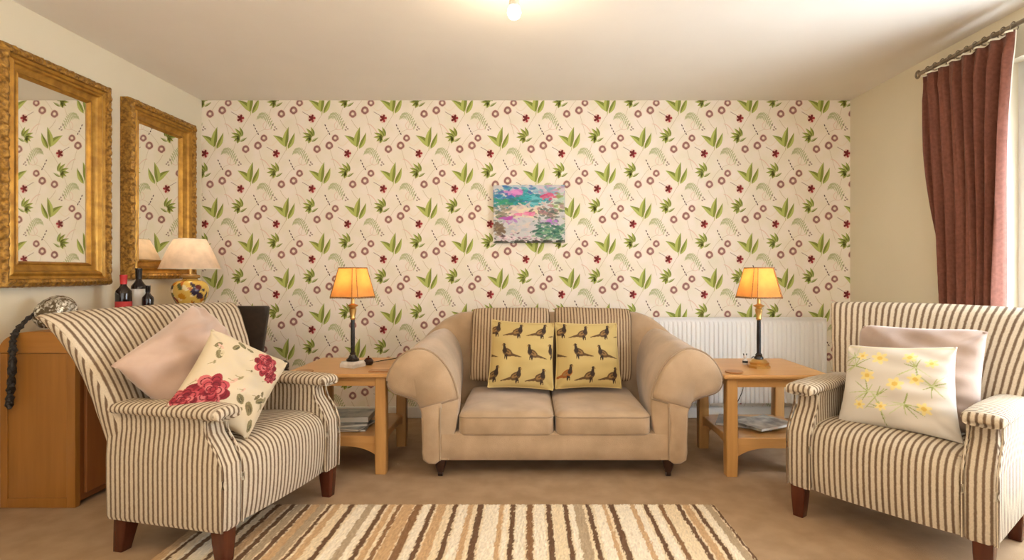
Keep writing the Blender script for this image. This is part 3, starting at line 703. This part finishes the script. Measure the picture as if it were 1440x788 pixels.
# slim table lamps
def make_lamp(label, rz, marble):
    t = thing('table_lamp', label, 'lamp', rz=rz)
    b = 0.052
    if marble:
        V, Fc = loft([rrect(0, 0, b, b, 0.004, 0.0), rrect(0, 0, b, b, 0.004, 0.020), rrect(0, 0, b*0.93, b*0.93, 0.004, 0.024), rrect(0, 0, b*0.86, b*0.86, 0.004, 0.034)])
        mesh('base', V, Fc, M['marble'], t)
        V, Fc = lathe([(0.036, 0.034), (0.036, 0.044), (0.026, 0.052), (0.020, 0.064), (0.015, 0.072), (0.018, 0.078), (0.012, 0.084)], 20); mesh('foot', V, Fc, M['black'], t)
    else:
        V, Fc = lathe([(0.062, 0.0), (0.062, 0.012), (0.054, 0.018), (0.056, 0.030), (0.046, 0.036), (0.040, 0.046), (0.026, 0.050)], 8); mesh('base', V, Fc, M['brass'], t)
        V, Fc = lathe([(0.026, 0.048), (0.024, 0.060), (0.018, 0.066), (0.020, 0.072), (0.012, 0.082)], 20); mesh('foot', V, Fc, M['black'], t)
    V, Fc = lathe([(0.0115, 0.080), (0.0125, 0.16), (0.011, 0.275)], 12); mesh('column', V, Fc, M['black'], t)
    V, Fc = lathe([(0.011, 0.272), (0.016, 0.280), (0.013, 0.290), (0.019, 0.318), (0.021, 0.335), (0.013, 0.341), (0.030, 0.352), (0.031, 0.357), (0.014, 0.362), (0.010, 0.366), (0.010, 0.41)], 20); mesh('neck', V, Fc, M['brass'], t)
    # four-sided shade with cut corners
    def oct_(h, z, c): return [(x, y, z) for x, y in ((h, -h+c), (h, h-c), (h-c, h), (-h+c, h), (-h, h-c), (-h, -h+c), (-h+c, -h), (h-c, -h))]
    z0, z1, h0, h1 = 0.405, 0.572, 0.098, 0.062
    V, Fc = loft([oct_(h0, z0, 0.022), oct_((h0+h1)/2, (z0+z1)/2, 0.018), oct_(h1, z1, 0.014)], cap=False)
    sh = mesh('lamp_shade', V, Fc, M['shade_amber'], t, smooth=False)
    g = G()
    for h, z, c in ((h0, z0, 0.022), (h1, z1, 0.014)):
        e = oct_(h, z, c); V, Fc = tube(e+[e[0]], 0.0035, 6); g.add(V, Fc)
    for a, b_ in zip(oct_(h0, z0, 0.022), oct_(h1, z1, 0.014)):
        V, Fc = tube([a, b_], 0.002, 5); g.add(V, Fc)
    e = oct_(h0, z0, 0.022)
    for a, b_ in zip(e, e[1:]+e[:1]):
        nn = max(2, int(math.dist(a, b_)/0.008))
        for k in range(nn):
            x = a[0]+(b_[0]-a[0])*k/nn; y = a[1]+(b_[1]-a[1])*k/nn; V, Fc = tube([(x, y, z0), (x, y, z0-0.008)], 0.0022, 5); g.add(V, Fc)
    g.build('shade_trim', M['trim_brown'], sh)
    V, Fc = lathe([(0.010, 0.41), (0.018, 0.43), (0.023, 0.455), (0.020, 0.475), (0.008, 0.49)], 14); mesh('bulb', V, Fc, M['bulb_warm'], t)
    return t
lampL = make_lamp('slim table lamp with amber shade and white marble base, on the left side table', math.radians(-22), True); lampL.location = (-1.025, 3.13, 0.551)
lampR = make_lamp('slim table lamp with amber shade and stepped brass base, on the right side table', math.radians(12), False); lampR.location = (1.318, 3.11, 0.551)
for x, y in ((-1.025, 3.13), (1.318, 3.11)):
    light('lamp_light', 'POINT', (x, y, 0.551+0.50), 1.0, (1.0, 0.58, 0.26), 0.02)

# ------------------------------------------------------------------ gilt mirrors
def make_mirror(y0, y1, z0, z1, label):
    t = thing('wall_mirror', label, 'mirror', (XL+0.002, (y0+y1)/2, (z0+z1)/2))
    hy, hz = (y1-y0)/2, (z1-z0)/2
    # profile: inset from the outer edge -> height off the wall
    prof = [(0, 0.0), (0.0, 0.045), (0.006, 0.062), (0.022, 0.072), (0.036, 0.066), (0.040, 0.052), (0.052, 0.046), (0.060, 0.050), (0.066, 0.056), (0.074, 0.052), (0.080, 0.040), (0.096, 0.030), (0.108, 0.027), (0.114, 0.031), (0.120, 0.026), (0.126, 0.014)]
    def sweep(idx, name, m, orn=0):
        V = []; n = len(idx); rings = []
        cor = [(-1, -1), (1, -1), (1, 1), (-1, 1)]
        for c in range(4):
            (ay, az), (by, bz) = cor[c], cor[(c+1) % 4]
            L_ = 2*(hy if ay != by else hz); K = int(L_/0.012) if orn else 2
            for k in range(K):
                q = k/K; ring = []
                for ii in idx:
                    ins, h = prof[ii]
                    a = (ay*(hy-ins), az*(hz-ins)); b = (by*(hy-ins), bz*(hz-ins))
                    hh = h
                    if orn and ii in (2, 3, 4) and 0 < k: hh += 0.005*math.sin(k*1.9)*math.cos(k*0.7)
                    oo = 0
                    if orn and ii in (1, 2) and 0 < k: oo = 0.0035*math.sin(k*2.1)
                    py, pz = a[0]+(b[0]-a[0])*q, a[1]+(b[1]-a[1])*q
                    if ay != by: pz += az*oo
                    else: py += ay*oo
                    ring.append((hh, py, pz))
                rings.append(ring)
        rings.append(rings[0])
        V, Fc = loft(rings, cap=False, closed=False)
        return mesh(name, V, Fc, m, t, sharp=28)
    sweep(list(range(0, 6)), 'outer_moulding', M['gold_orn'], 1); sweep(list(range(5, 16)), 'inner_moulding', M['gold'])
    g = G(); g.box(0.002, 0.014, -hy+0.118, hy-0.118, -hz+0.118, hz-0.118); g.build('mirror_glass', M['mirror'], t, smooth=False)
    return t
make_mirror(2.475, 3.135, 1.025, 2.165, 'large gilt-framed mirror on the left wall, above the silver ornament')
make_mirror(3.275, 3.93, 1.055, 2.165, 'gilt-framed mirror nearest the wallpapered corner, behind the ginger-jar lamp')

# ------------------------------------------------------------------ sideboard along the left wall
CX0, CX1, CY0, CY1, CZ = XL+0.022, -2.112, 2.51, 3.97, 0.82
cb = thing('sideboard', 'orange oak sideboard with rounded shoulders along the left wall', 'sideboard', (0, 0, 0))
w_ = CX1-CX0; cxm = (CX0+CX1)/2
def dome(x0, x1, zt, zb, r, n=8):
    pts = [(x0, zb)]
    for k in range(n+1): a = PI-PI/2*k/n; pts.append((x0+r*1.7+r*1.7*math.cos(a), zt-r+r*math.sin(a)))
    for k in range(n+1): a = PI/2-PI/2*k/n; pts.append((x1-r*1.7+r*1.7*math.cos(a), zt-r+r*math.sin(a)))
    pts.append((x1, zb)); return pts
pr = dome(CX0, CX1, CZ, 0.722, 0.085); V, Fc = loft([[(x, y, z) for x, z in pr] for y in (CY0-0.004, CY1)]); mesh('domed_top', V, Fc, M['cab_x'], cb, sharp=35)
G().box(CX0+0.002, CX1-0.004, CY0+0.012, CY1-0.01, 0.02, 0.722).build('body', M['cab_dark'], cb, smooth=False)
g = G(); g.box(CX0, CX0+0.035, CY0, CY0+0.03, 0, 0.72, 0.002); g.box(CX1-0.040, CX1, CY0, CY0+0.03, 0, 0.72, 0.002); g.box(CX0+0.035, CX1-0.040, CY0, CY0+0.03, 0.0, 0.045, 0.002)
g.build('end_frame', M['cab'], cb)
G().box(CX0+0.036, CX1-0.041, CY0+0.005, CY0+0.02, 0.046, 0.718).build('end_panel', M['cab'], cb, smooth=False)
for k in range(3):
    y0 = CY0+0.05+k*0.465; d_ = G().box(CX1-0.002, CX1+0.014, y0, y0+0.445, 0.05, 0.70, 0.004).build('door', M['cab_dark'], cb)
    V, Fc = lathe([(0.008, 0), (0.006, 0.012), (0.013, 0.02), (0.012, 0.028), (0.004, 0.032)], 12); V = [(CX1+0.013+z, y0+0.40+x, 0.42+y) for x, y, z in V]; mesh('knob', V, Fc, M['brass'], d_)

def bottle(x, y, h, r, label, foil, lab, kind_label):
    t = thing('wine_bottle', label, 'bottle', (x, y, CZ))
    V, Fc = lathe([(r*0.9, 0.0), (r, 0.006), (r, h*0.60), (r*0.93, h*0.66), (r*0.5, h*0.74), (r*0.38, h*0.78), (r*0.36, h*0.97), (r*0.42, h*0.975), (r*0.42, h)], 24); mesh('bottle_glass', V, Fc, M['wine'], t)
    V, Fc = lathe([(r*0.41, h*0.80), (r*0.45, h*0.97), (r*0.47, h*0.98), (r*0.45, h*1.005)], 20); mesh('foil_cap', V, Fc, foil, t)
    if lab:
        V, Fc = lathe([(r*1.015, h*lab[1]), (r*1.015, h*lab[2])], 24, cap=False); mesh('paper_label', V, Fc, lab[0], t)
        if lab[3]: V, Fc = lathe([(r*1.02, h*lab[1]), (r*1.02, h*(lab[1]+0.08))], 24, cap=False); mesh('label_band', V, Fc, lab[3], t)
    return t
bottle(-2.30, 3.06, 0.262, 0.040, 'wine bottle with a red foil cap and red label on the sideboard', M['red_foil'], (M['label_r'], 0.10, 0.43, M['label_w']), 0)
bottle(-2.315, 3.20, 0.30, 0.040, 'tallest wine bottle, dark cap and white label, on the sideboard', M['black'], (M['label_w'], 0.26, 0.60, None), 0)
bottle(-2.24, 3.17, 0.200, 0.030, 'smallest plain black bottle on the sideboard, next to the white-labelled one', M['black'], None, 0)

# ginger-jar lamp
t = thing('table_lamp', 'yellow ginger-jar lamp with a wide cream pleated shade, on the sideboard', 'lamp', (-2.275, 3.62, CZ))
JP = crom([(0.060, 0.0), (0.066, 0.012), (0.062, 0.022), (0.088, 0.075), (0.112, 0.125), (0.120, 0.165), (0.112, 0.20), (0.085, 0.225), (0.052, 0.235), (0.048, 0.245), (0.062, 0.250), (0.060, 0.268), (0.020, 0.276)], 6)
V, Fc = lathe([(r*0.92, z*0.97) for r, z in JP], 90)
VA = np.array(V); ang = np.arctan2(VA[:, 1], VA[:, 0]); zz = VA[:, 2]
colr = np.empty((len(V), 3)); colr[:] = s2l(222, 186, 92)
rj = np.random.default_rng(11)
for k in range(60):
    a0, z0 = rj.uniform(-PI, PI), rj.uniform(0.05, 0.21); dA = (np.angle(np.exp(1j*(ang-a0))))*0.11; ra, rb = rj.uniform(0.012, 0.030), rj.uniform(0.008, 0.018); q = rj.uniform(0, PI)
    X = dA*math.cos(q)+(zz-z0)*math.sin(q); Y = -dA*math.sin(q)+(zz-z0)*math.cos(q)
    colr[(X/ra)**2+(Y/rb)**2 < 1] = [s2l(60, 50, 62), s2l(190, 110, 36), s2l(238, 222, 170), s2l(96, 100, 60), s2l(140, 44, 40)][k % 5]
for a0, z0, q, c in ((-0.75, 0.15, 0.030, (48, 42, 66)), (-0.45, 0.12, 0.026, (70, 50, 60)), (-0.55, 0.18, 0.022, (110, 48, 50)), (-2.2, 0.18, 0.018, (40, 40, 46)), (-1.5, 0.12, 0.026, (200, 140, 40)), (-2.3, 0.08, 0.02, (60, 50, 40))):
    dA = np.angle(np.exp(1j*(ang-a0)))*0.11; colr[((dA/q)**2+((zz-z0)/(q*0.8))**2+0.25*np.sin(dA*300)*np.sin(zz*260)) < 1] = s2l(*c)
colr[zz > 0.232] = s2l(150, 116, 60)
mesh('jar_body', V, Fc, painted('glazed_ginger_jar', 0.12, 0.0), t, col=colr, sharp=60)
V, Fc = lathe([(0.012, 0.262), (0.012, 0.305)], 12); mesh('stem', V, Fc, M['brass'], t)
rings = []
for r, z in ((0.178, 0.302), (0.174, 0.31), (0.150, 0.375), (0.122, 0.44), (0.092, 0.500)):
    rings.append([((r+0.0022*(k % 2))*math.cos(2*PI*k/96), (r+0.0022*(k % 2))*math.sin(2*PI*k/96), z) for k in range(96)])
V, Fc = loft(rings, cap=False); sh = mesh('lamp_shade', V, Fc, M['shade_cream'], t, sharp=80)
for r, z in ((0.179, 0.302), (0.093, 0.500)):
    V, Fc = tube([(r*math.cos(2*PI*k/48), r*math.sin(2*PI*k/48), z) for k in range(49)], 0.003, 6); mesh('shade_trim', V, Fc, M['lining'], sh)
V, Fc = lathe([(0.012, 0.30), (0.022, 0.33), (0.028, 0.36), (0.020, 0.385), (0.006, 0.395)], 14); mesh('bulb', V, Fc, M['bulb_warm'], t)
light('lamp_light', 'POINT', (-2.275, 3.62, CZ+0.42), 0.8, (1.0, 0.76, 0.52), 0.03)

# silver ornament with a hanging plaited tail
t = thing('ornament', 'mottled silver and brown shell-shaped ornament with a long black plaited tail', 'ornament', (-2.335, 2.66, CZ))
rings = []; n = 30
for k in range(15):
    a = PI*k/14; r = math.sin(a); xx = -math.cos(a)
    rings.append([(xx*0.098, r*0.068*math.cos(b), max(0.005, 0.072+0.012*xx+r*(0.095+0.006*math.sin(5*b+k))*math.sin(b)*(0.9+0.1*xx))) for b in [2*PI*j/n for j in range(n)]])
V, Fc = loft(rings); mesh('shell_body', V, Fc, M['mosaic'], t, sharp=80)
P = crom([(-0.060, -0.02, 0.085), (-0.062, -0.06, 0.060), (-0.050, -0.120, 0.020), (-0.038, -0.163, -0.020), (-0.034, -0.172, -0.10), (-0.038, -0.172, -0.20), (-0.046, -0.172, -0.29), (-0.052, -0.172, -0.345)], 6)
g = G()
for ph in (0, 2*PI/3, 4*PI/3):
    q = [(p[0]+0.0065*math.cos(i*0.75+ph)*(0.3+0.7*min(1, i/16)), p[1]-0.012+0.006*math.sin(i*1.5+2*ph), p[2]) for i, p in enumerate(P)]
    V, Fc = tube(q, 0.01, 8, lambda s: 0.005+0.0055*min(1, s*1.8)+(0.002*math.sin(s*50))); g.add(V, Fc)
g.build('plaited_tail', M['tail'], t, sharp=80)

# black leather dining chair behind the armchair
t = thing('dining_chair', 'black leather high-backed dining chair behind the left armchair', 'chair', (-1.875, 3.52, 0), math.radians(2))
rings = [rrect(0, 0.0+0.0*z, w, 0.026, 0.016, z, 4) for z, w in ((0.40, 0.118), (0.55, 0.136), (0.70, 0.164), (0.84, 0.190), (0.872, 0.194), (0.882, 0.186))]
V, Fc = loft([[(x, y-0.10*(z-0.4), z) for x, y, z in r] for r in rings]); mesh('backrest', V, Fc, M['leather'], t, sharp=50)
G().box(-0.165, 0.165, -0.02, 0.36, 0.40, 0.47, 0.02).build('seat', M['leather'], t)
for sx in (-1, 1):
    for y in (0.01, 0.33):
        V, Fc = loft([rrect(sx*0.14, y, 0.014, 0.014, 0.003, 0.002), rrect(sx*0.14, y, 0.020, 0.020, 0.003, 0.41)]); mesh('leg', V, Fc, M['ebony'], t)

# ------------------------------------------------------------------ canvas painting
def paint_canvas(I, U, V):
    r = np.random.default_rng(21)
    def b(n, x, y, sx, sy, cols, a=(0.02, 0.06), rot=0.5):
        for k in range(int(n*1.7)):
            cx, cy = r.normal(x, sx), r.normal(y, sy); q = r.uniform(*a)
            c = np.array(s2l(*cols[r.integers(len(cols))])); mk = ell(U, V, cx, cy, q, q*0.45, r.normal(0, rot)); I[mk] = I[mk]*0.25+c*0.75
    b(50, 0.5, 0.08, 0.3, 0.06, [(150, 190, 200), (120, 160, 190), (200, 200, 210)])
    b(60, 0.22, 0.2, 0.18, 0.08, [(30, 130, 165), (40, 100, 170), (60, 150, 180), (80, 90, 170)])
    b(14, 0.32, 0.14, 0.07, 0.03, [(200, 110, 190), (220, 140, 200)])
    b(40, 0.22, 0.30, 0.14, 0.05, [(20, 140, 140), (50, 150, 110), (30, 110, 120)])
    b(50, 0.55, 0.25, 0.12, 0.09, [(20, 150, 160), (40, 170, 180), (100, 190, 200), (20, 120, 130)])
    b(30, 0.80, 0.1, 0.1, 0.05, [(190, 150, 180), (210, 190, 205), (120, 170, 190)])
    b(12, 0.78, 0.2, 0.05, 0.04, [(200, 60, 110), (220, 90, 130)], (0.02, 0.05))
    b(30, 0.92, 0.3, 0.06, 0.1, [(210, 220, 200), (170, 200, 180), (140, 160, 90)])
    b(60, 0.45, 0.46, 0.25, 0.06, [(225, 205, 190), (210, 185, 180), (230, 215, 180)])
    b(30, 0.12, 0.5, 0.07, 0.07, [(120, 130, 110), (150, 140, 120), (90, 110, 90)], (0.02, 0.05))
    b(50, 0.76, 0.48, 0.09, 0.07, [(90, 110, 100), (150, 130, 120), (180, 120, 130), (60, 90, 80)], (0.02, 0.05))
    b(10, 0.45, 0.5, 0.06, 0.02, [(225, 110, 160), (230, 150, 180)], (0.02, 0.05))
    b(14, 0.2, 0.6, 0.06, 0.03, [(190, 80, 170), (170, 100, 190)], (0.02, 0.06))
    b(16, 0.78, 0.65, 0.07, 0.02, [(170, 110, 200), (190, 130, 200)], (0.02, 0.06))
    b(60, 0.45, 0.72, 0.22, 0.07, [(200, 195, 200), (180, 185, 190), (215, 200, 190)])
    b(20, 0.07, 0.77, 0.05, 0.04, [(110, 90, 70), (150, 130, 100)], (0.02, 0.06))
    b(90, 0.80, 0.82, 0.13, 0.08, [(60, 120, 100), (90, 150, 120), (130, 170, 130), (30, 90, 80)], (0.02, 0.05))
    b(60, 0.25, 0.92, 0.16, 0.04, [(220, 190, 200), (190, 150, 170), (230, 220, 220), (70, 50, 60)], (0.012, 0.03))
    b(40, 0.5, 0.985, 0.3, 0.01, [(60, 60, 40), (30, 50, 40), (80, 70, 60)], (0.02, 0.05))
pc = Paint(s2l(200, 200, 200), paint_canvas)
n_ = 170; V = []; U_, V_ = np.meshgrid(np.linspace(0, 1, n_+1), np.linspace(0, 1, n_+1)); cw, chh = 0.268, 0.2165
rl = np.random.default_rng(1)
for j in range(n_+1):
    for i in range(n_+1): V.append(((U_[j, i]*2-1)*cw, -0.030, (1-2*V_[j, i])*chh))
Fc = [(j*(n_+1)+i, (j+1)*(n_+1)+i, (j+1)*(n_+1)+i+1, j*(n_+1)+i+1) for j in range(n_) for i in range(n_)]
col = pc(U_, V_).reshape(-1, 3)
k0 = len(V); V += [(-cw, -0.030, -chh), (cw, -0.030, -chh), (cw, -0.030, chh), (-cw, -0.030, chh), (-cw, 0, -chh), (cw, 0, -chh), (cw, 0, chh), (-cw, 0, chh)]
Fc += [tuple(k0+i for i in f) for f in ((0, 4, 5, 1), (1, 5, 6, 2), (2, 6, 7, 3), (3, 7, 4, 0), (4, 7, 6, 5))]
col = np.concatenate([col, np.tile(np.array(s2l(70, 100, 100)), (8, 1))])
o = mesh('canvas_painting', V, Fc, M['canvas'], None, False, col=col)
o.location = (-0.005, YB-0.002, 1.539); o.rotation_euler = (0, math.radians(-0.4), 0)
tag(o, 'small unframed turquoise and pink painting on the floral wallpaper', 'painting')

# ------------------------------------------------------------------ radiator
t = thing('radiator', 'white ribbed panel radiator below the floral wallpaper, right of the sofa', 'radiator', (0, 0, 0))
x0, x1, z0, z1, yf = 0.92, 2.19, 0.13, 0.755, YB-0.10
g = G(); P = []; n = 38; w = (x1-x0)/n
for k in range(n):
    a = x0+k*w; P += [(a, yf+0.010), (a+w*0.18, yf+0.010), (a+w*0.32, yf), (a+w*0.78, yf), (a+w*0.92, yf+0.010)]
P.append((x1, yf+0.010))
rings = [[(x, y+0.004, z0) for x, y in P], [(x, y, z0+0.02) for x, y in P], [(x, y, z1-0.045) for x, y in P], [(x, yf+0.012, z1-0.022) for x, y in P], [(x, yf+0.012, z1) for x, y in P]]
V, Fc = loft(rings, cap=False, closed=False); g.add(V, [f for f in Fc]); g.build('front_panel', M['rad'], t, sharp=30)
G().box(x0, x1, yf+0.014, yf+0.022, z0, z1-0.005).build('convector_back', M['rad'], t, smooth=False)
for xa in (x0-0.006, x1-0.004): G().box(xa, xa+0.010, yf+0.004, YB-0.025, z0+0.01, z1+0.006, 0.002).build('side_panel', M['rad'], t)
g = G(); g.box(x0, x1, yf+0.004, yf+0.014, z1, z1+0.008); g.box(x0, x1, YB-0.04, YB-0.03, z1, z1+0.008)
for k in range(70): g.box(x0+k*(x1-x0)/70, x0+k*(x1-x0)/70+0.006, yf+0.01, YB-0.032, z1, z1+0.006)
g.build('top_grille', M['rad'], t, smooth=False)
for x in (x0+0.06, x1-0.06):
    V, Fc = tube([(x, YB-0.055, z0+0.02), (x, YB-0.055, 0.002)], 0.008, 8); mesh('pipe', V, Fc, M['rad'], t)
for xa in (x0+0.2, x1-0.24): G().box(xa, xa+0.04, yf+0.022, YB-0.002, z0+0.05, z1-0.05).build('wall_bracket', M['rad'], t, smooth=False)

# ------------------------------------------------------------------ curtain and pole
xp = 2.33
t = thing('curtain_pole', 'antique pewter curtain pole above the russet curtain', 'curtain pole', (0, 0, 0))
V, Fc = tube([(xp, 1.0, 2.285), (xp, 3.23, 2.285)], 0.011, 12); mesh('pole', V, Fc, M['pewter'], t)
g = G()
for k in range(20):
    a0 = 2*PI*k/20
V, Fc = tube([(xp+0.0, 3.245+0.016*math.cos(a), 2.285+0.020*math.sin(a)) for a in [2*PI*k/20 for k in range(21)]], 0.006, 8); mesh('finial', V, Fc, M['pewter'], t)
for y in (3.19, 1.1):
    g = G(); V, Fc = tube([(xp, y, 2.285), (XR, y, 2.285)], 0.007, 8); g.add(V, Fc); V, Fc = lathe([(0.025, 0), (0.022, 0.008)], 14); g.add([(XR-z, y+x, 2.285+yy) for x, yy, z in V], [f[::-1] for f in Fc]); g.build('bracket', M['pewter'], t)
for k in range(11):
    y = 2.60+k*0.056
    V, Fc = tube([(xp+0.019*math.cos(a), y+0.004*math.sin(a*2), 2.281+0.021*math.sin(a)) for a in [2*PI*q/18 for q in range(19)]], 0.0028, 6)
    r = mesh('curtain_ring', V, Fc, M['pewter'], t)
t = thing('curtain', 'full-length russet brown curtain gathered at the side of the glazed door', 'curtain', (0, 0, 0))
def curtain_grid(off, yscale=1.0, zt=2.262):
    V = []; nz, ns = 44, 130
    for j in range(nz+1):
        z = zt-(zt-0.03)*j/nz
        ya = interp([(0.03, 2.99), (0.6, 2.98), (0.93, 3.045), (1.5, 3.11), (2.262, 3.205)][::1], z); yb = interp([(0.03, 2.69), (0.6, 2.70), (0.93, 2.67), (1.5, 2.635), (2.262, 2.595)], z)
        amp = interp([(0.03, 0.030), (0.9, 0.032), (1.8, 0.034), (2.15, 0.026), (2.2, 0.016), (2.262, 0.012)], z)
        for i in range(ns+1):
            s = i/ns; y = ya+(yb-ya)*s
            ph = 2*PI*7.0*(s+0.018*math.sin(5*s+2.2*z)+0.02*math.sin(2.4*z+1))
            x = xp+1.25*amp*(math.sin(ph)+0.35*math.sin(2.1*ph+1.3*z+0.5))
            if z > 2.12: y += 0.006*math.sin(ph*2)
            V.append((x+off, y, z))
    Fc = [(j*(ns+1)+i, (j+1)*(ns+1)+i, (j+1)*(ns+1)+i+1, j*(ns+1)+i+1) for j in range(nz) for i in range(ns)]
    return V, Fc
V, Fc = curtain_grid(0); o = mesh('drape', V, Fc, M['curtain'], t, sharp=80); md = o.modifiers.new('thickness', 'SOLIDIFY'); md.thickness = 0.004
V, Fc = curtain_grid(0.006); V = [(x, y, z) for i, (x, y, z) in enumerate(V)]; mesh('lining', V, Fc, M['lining'], t, sharp=80)
V, Fc = curtain_grid(-0.004, zt=2.262); V = [(x-0.003, y, z) for x, y, z in V]; 
g = G(); rows_ = [v for v in V[:131*2]]
rt = [(x-0.004, y, 2.262) for x, y, z in V[:131]]; rb_ = [(x-0.004, y, 2.252) for x, y, z in V[:131]]
V, Fc = loft([rt, rb_], cap=False, closed=False); mesh('heading_tape', V, Fc, M['lining'], t)

# ------------------------------------------------------------------ ceiling bulb
t = thing('ceiling_light', 'small white ceiling spot fitting with a lit bulb', 'ceiling light', (-0.07, 2.42, 0))
V, Fc = lathe([(0.045, ZC), (0.045, ZC-0.018), (0.012, ZC-0.024), (0.012, ZC-0.07), (0.022, ZC-0.075), (0.024, ZC-0.115)], 20); mesh('holder', V, [f[::-1] for f in Fc], mat('white_lamp_holder', (0.6, 0.58, 0.5), 0.4), t)
V, Fc = lathe([(0.020, ZC-0.112), (0.029, ZC-0.130), (0.031, ZC-0.145), (0.024, ZC-0.163), (0.010, ZC-0.172)], 20); mesh('bulb', V, [f[::-1] for f in Fc], M['bulb'], t)

# ------------------------------------------------------------------ small things
def magazine(x, y, z, w, d, th, rz, cover, label, group=None):
    o = thing('magazine', label, 'magazine', (x, y, z), math.radians(rz), group)
    G().box(-w/2+0.002, w/2-0.002, -d/2+0.002, d/2-0.002, 0.0008, th-0.0008).build('pages', M['paper'], o, smooth=False)
    g = G(); g.box(-w/2, w/2, -d/2, d/2, th-0.0008, th); g.box(-w/2, w/2, -d/2, d/2, 0, 0.0008); g.box(-w/2-0.001, -w/2, -d/2, d/2, 0, th); g.build('cover', cover, o, smooth=False)
    return o
zs_ = 0.2045
magazine(-1.07, 3.12, zs_, 0.28, 0.21, 0.010, 6, M['cover_grey'], 'pale grey magazine at the bottom of the pile under the left side table')
magazine(-1.06, 3.12, zs_+0.0102, 0.27, 0.20, 0.010, -12, M['cover_blue'], 'blue-grey magazine in the middle of the pile under the left side table')
magazine(-1.075, 3.13, zs_+0.0204, 0.27, 0.20, 0.012, 14, M['cover_grey'], 'pale magazine lying askew near the top of the pile under the left side table')
magazine(-1.06, 3.19, zs_+0.0326, 0.26, 0.20, 0.030, 3, M['cover_blue'], 'thick blue-grey catalogue on top of the pile under the left side table')
magazine(1.27, 3.20, zs_, 0.30, 0.22, 0.014, -24, M['cover_dark'], 'dark magazine lying lowest under the right side table')
magazine(1.35, 3.13, zs_+0.0142, 0.28, 0.21, 0.014, 28, M['cover_grey'], 'pale grey magazine with dark print on top of the dark one, right side table')
def coaster(loc_, r, label, sq=False):
    g = G()
    if sq: g.box(-r, r, -r*0.6, r*0.6, 0, 0.006, 0.002)
    else: V, Fc = lathe([(r*0.97, 0), (r, 0.002), (r, 0.006), (r*0.96, 0.008)], 28); g.add(V, Fc)
    o = g.build('coaster', M['oak_dark'], None); o.location = loc_; tag(o, label, 'coaster'); return o
M['oak_dark'] = wood('brown_wood', (0.30, 0.13, 0.04), (0.40, 0.19, 0.07), 'X', 0.4)
coaster((-1.235, 2.96, 0.5505), 0.048, 'round brown coaster near the front left of the left side table')
coaster((-0.83, 2.99, 0.5505), 0.055, 'rectangular wooden mat between the marble-based lamp and the sofa', True)
coaster((1.115, 2.95, 0.5505), 0.048, 'round wooden coaster on the right side table beside the sofa arm')
t = thing('trinket', 'small brown pot beside the marble lamp base', 'pot', (-0.955, 3.20, 0.5505))
V, Fc = lathe([(0.018, 0), (0.028, 0.008), (0.030, 0.022), (0.022, 0.032), (0.020, 0.034)], 18); mesh('pot_body', V, Fc, M['ebony'], t)
V, Fc = lathe([(0.021, 0.034), (0.012, 0.041), (0.004, 0.044), (0.006, 0.050), (0.002, 0.053)], 18); mesh('lid', V, Fc, M['mahogany'], t)
t = thing('figurine', 'tiny black and white figurine behind the brass lamp base', 'figurine', (1.275, 3.20, 0.5505))
V, Fc = lathe([(0.012, 0), (0.016, 0.010), (0.014, 0.028), (0.006, 0.036), (0.010, 0.044), (0.010, 0.052), (0.003, 0.058)], 14); mesh('figure_body', V, Fc, M['marble'], t)
V, Fc = lathe([(0.0165, 0.012), (0.0155, 0.024)], 14); mesh('band', V, Fc, M['black'], t)
for sx in (-1, 1):
    V, Fc = tube([(sx*0.006, 0, 0.052), (sx*0.010, 0, 0.066)], 0.003, 6); mesh('ear', V, Fc, M['black'], t)
# lamp flexes
V, Fc = tube(crom([(-0.99, 3.19, 0.556), (-0.86, 3.38, 0.556), (-0.80, 3.50, 0.545), (-0.78, 3.56, 0.40), (-0.70, 3.62, 0.22), (-0.62, 3.75, 0.03), (-0.55, 4.0, 0.006)], 6), 0.003, 6)
tag(mesh('lamp_flex', V, Fc, M['black']), 'thin black flex trailing from the marble-based lamp to the floor', 'cable')
V, Fc = tube(crom([(1.34, 3.17, 0.556), (1.42, 3.42, 0.556), (1.44, 3.50, 0.545), (1.40, 3.60, 0.42), (1.46, 3.70, 0.30), (1.42, 3.80, 0.10), (1.46, 3.9, 0.006)], 6), 0.003, 6)
tag(mesh('lamp_flex', V, Fc, M['black']), 'thin black flex trailing from the brass-based lamp towards the radiator', 'cable')
# things that are repeats of one kind share a group phrase
GROUPS = {'armchair': 'pair of striped armchairs', 'side_table': 'pair of oak side tables', 'wall_mirror': 'gilt mirrors on the left wall', 'wine_bottle': 'wine bottles on the sideboard',
          'coaster': 'wooden coasters on the side tables', 'lamp_flex': 'lamp flexes', 'magazine': 'magazines under the side tables'}
for o in [o for o in C.objects if 'label' in o and not o.parent]:
    k = o.name.split('.')[0]; lb = o['label']
    if k in GROUPS: o['group'] = GROUPS[k]
    elif k == 'table_lamp' and 'slim' in lb: o['group'] = 'pair of slim lamps on the side tables'
    elif k == 'scatter_cushion':
        o['group'] = ('striped back cushions on the sofa' if 'striped' in lb else 'pheasant cushions on the sofa' if 'pheasants' in lb else
                      'plain velvet cushions on the armchairs' if 'plain' in lb else 'flower-printed cushions on the armchairs')
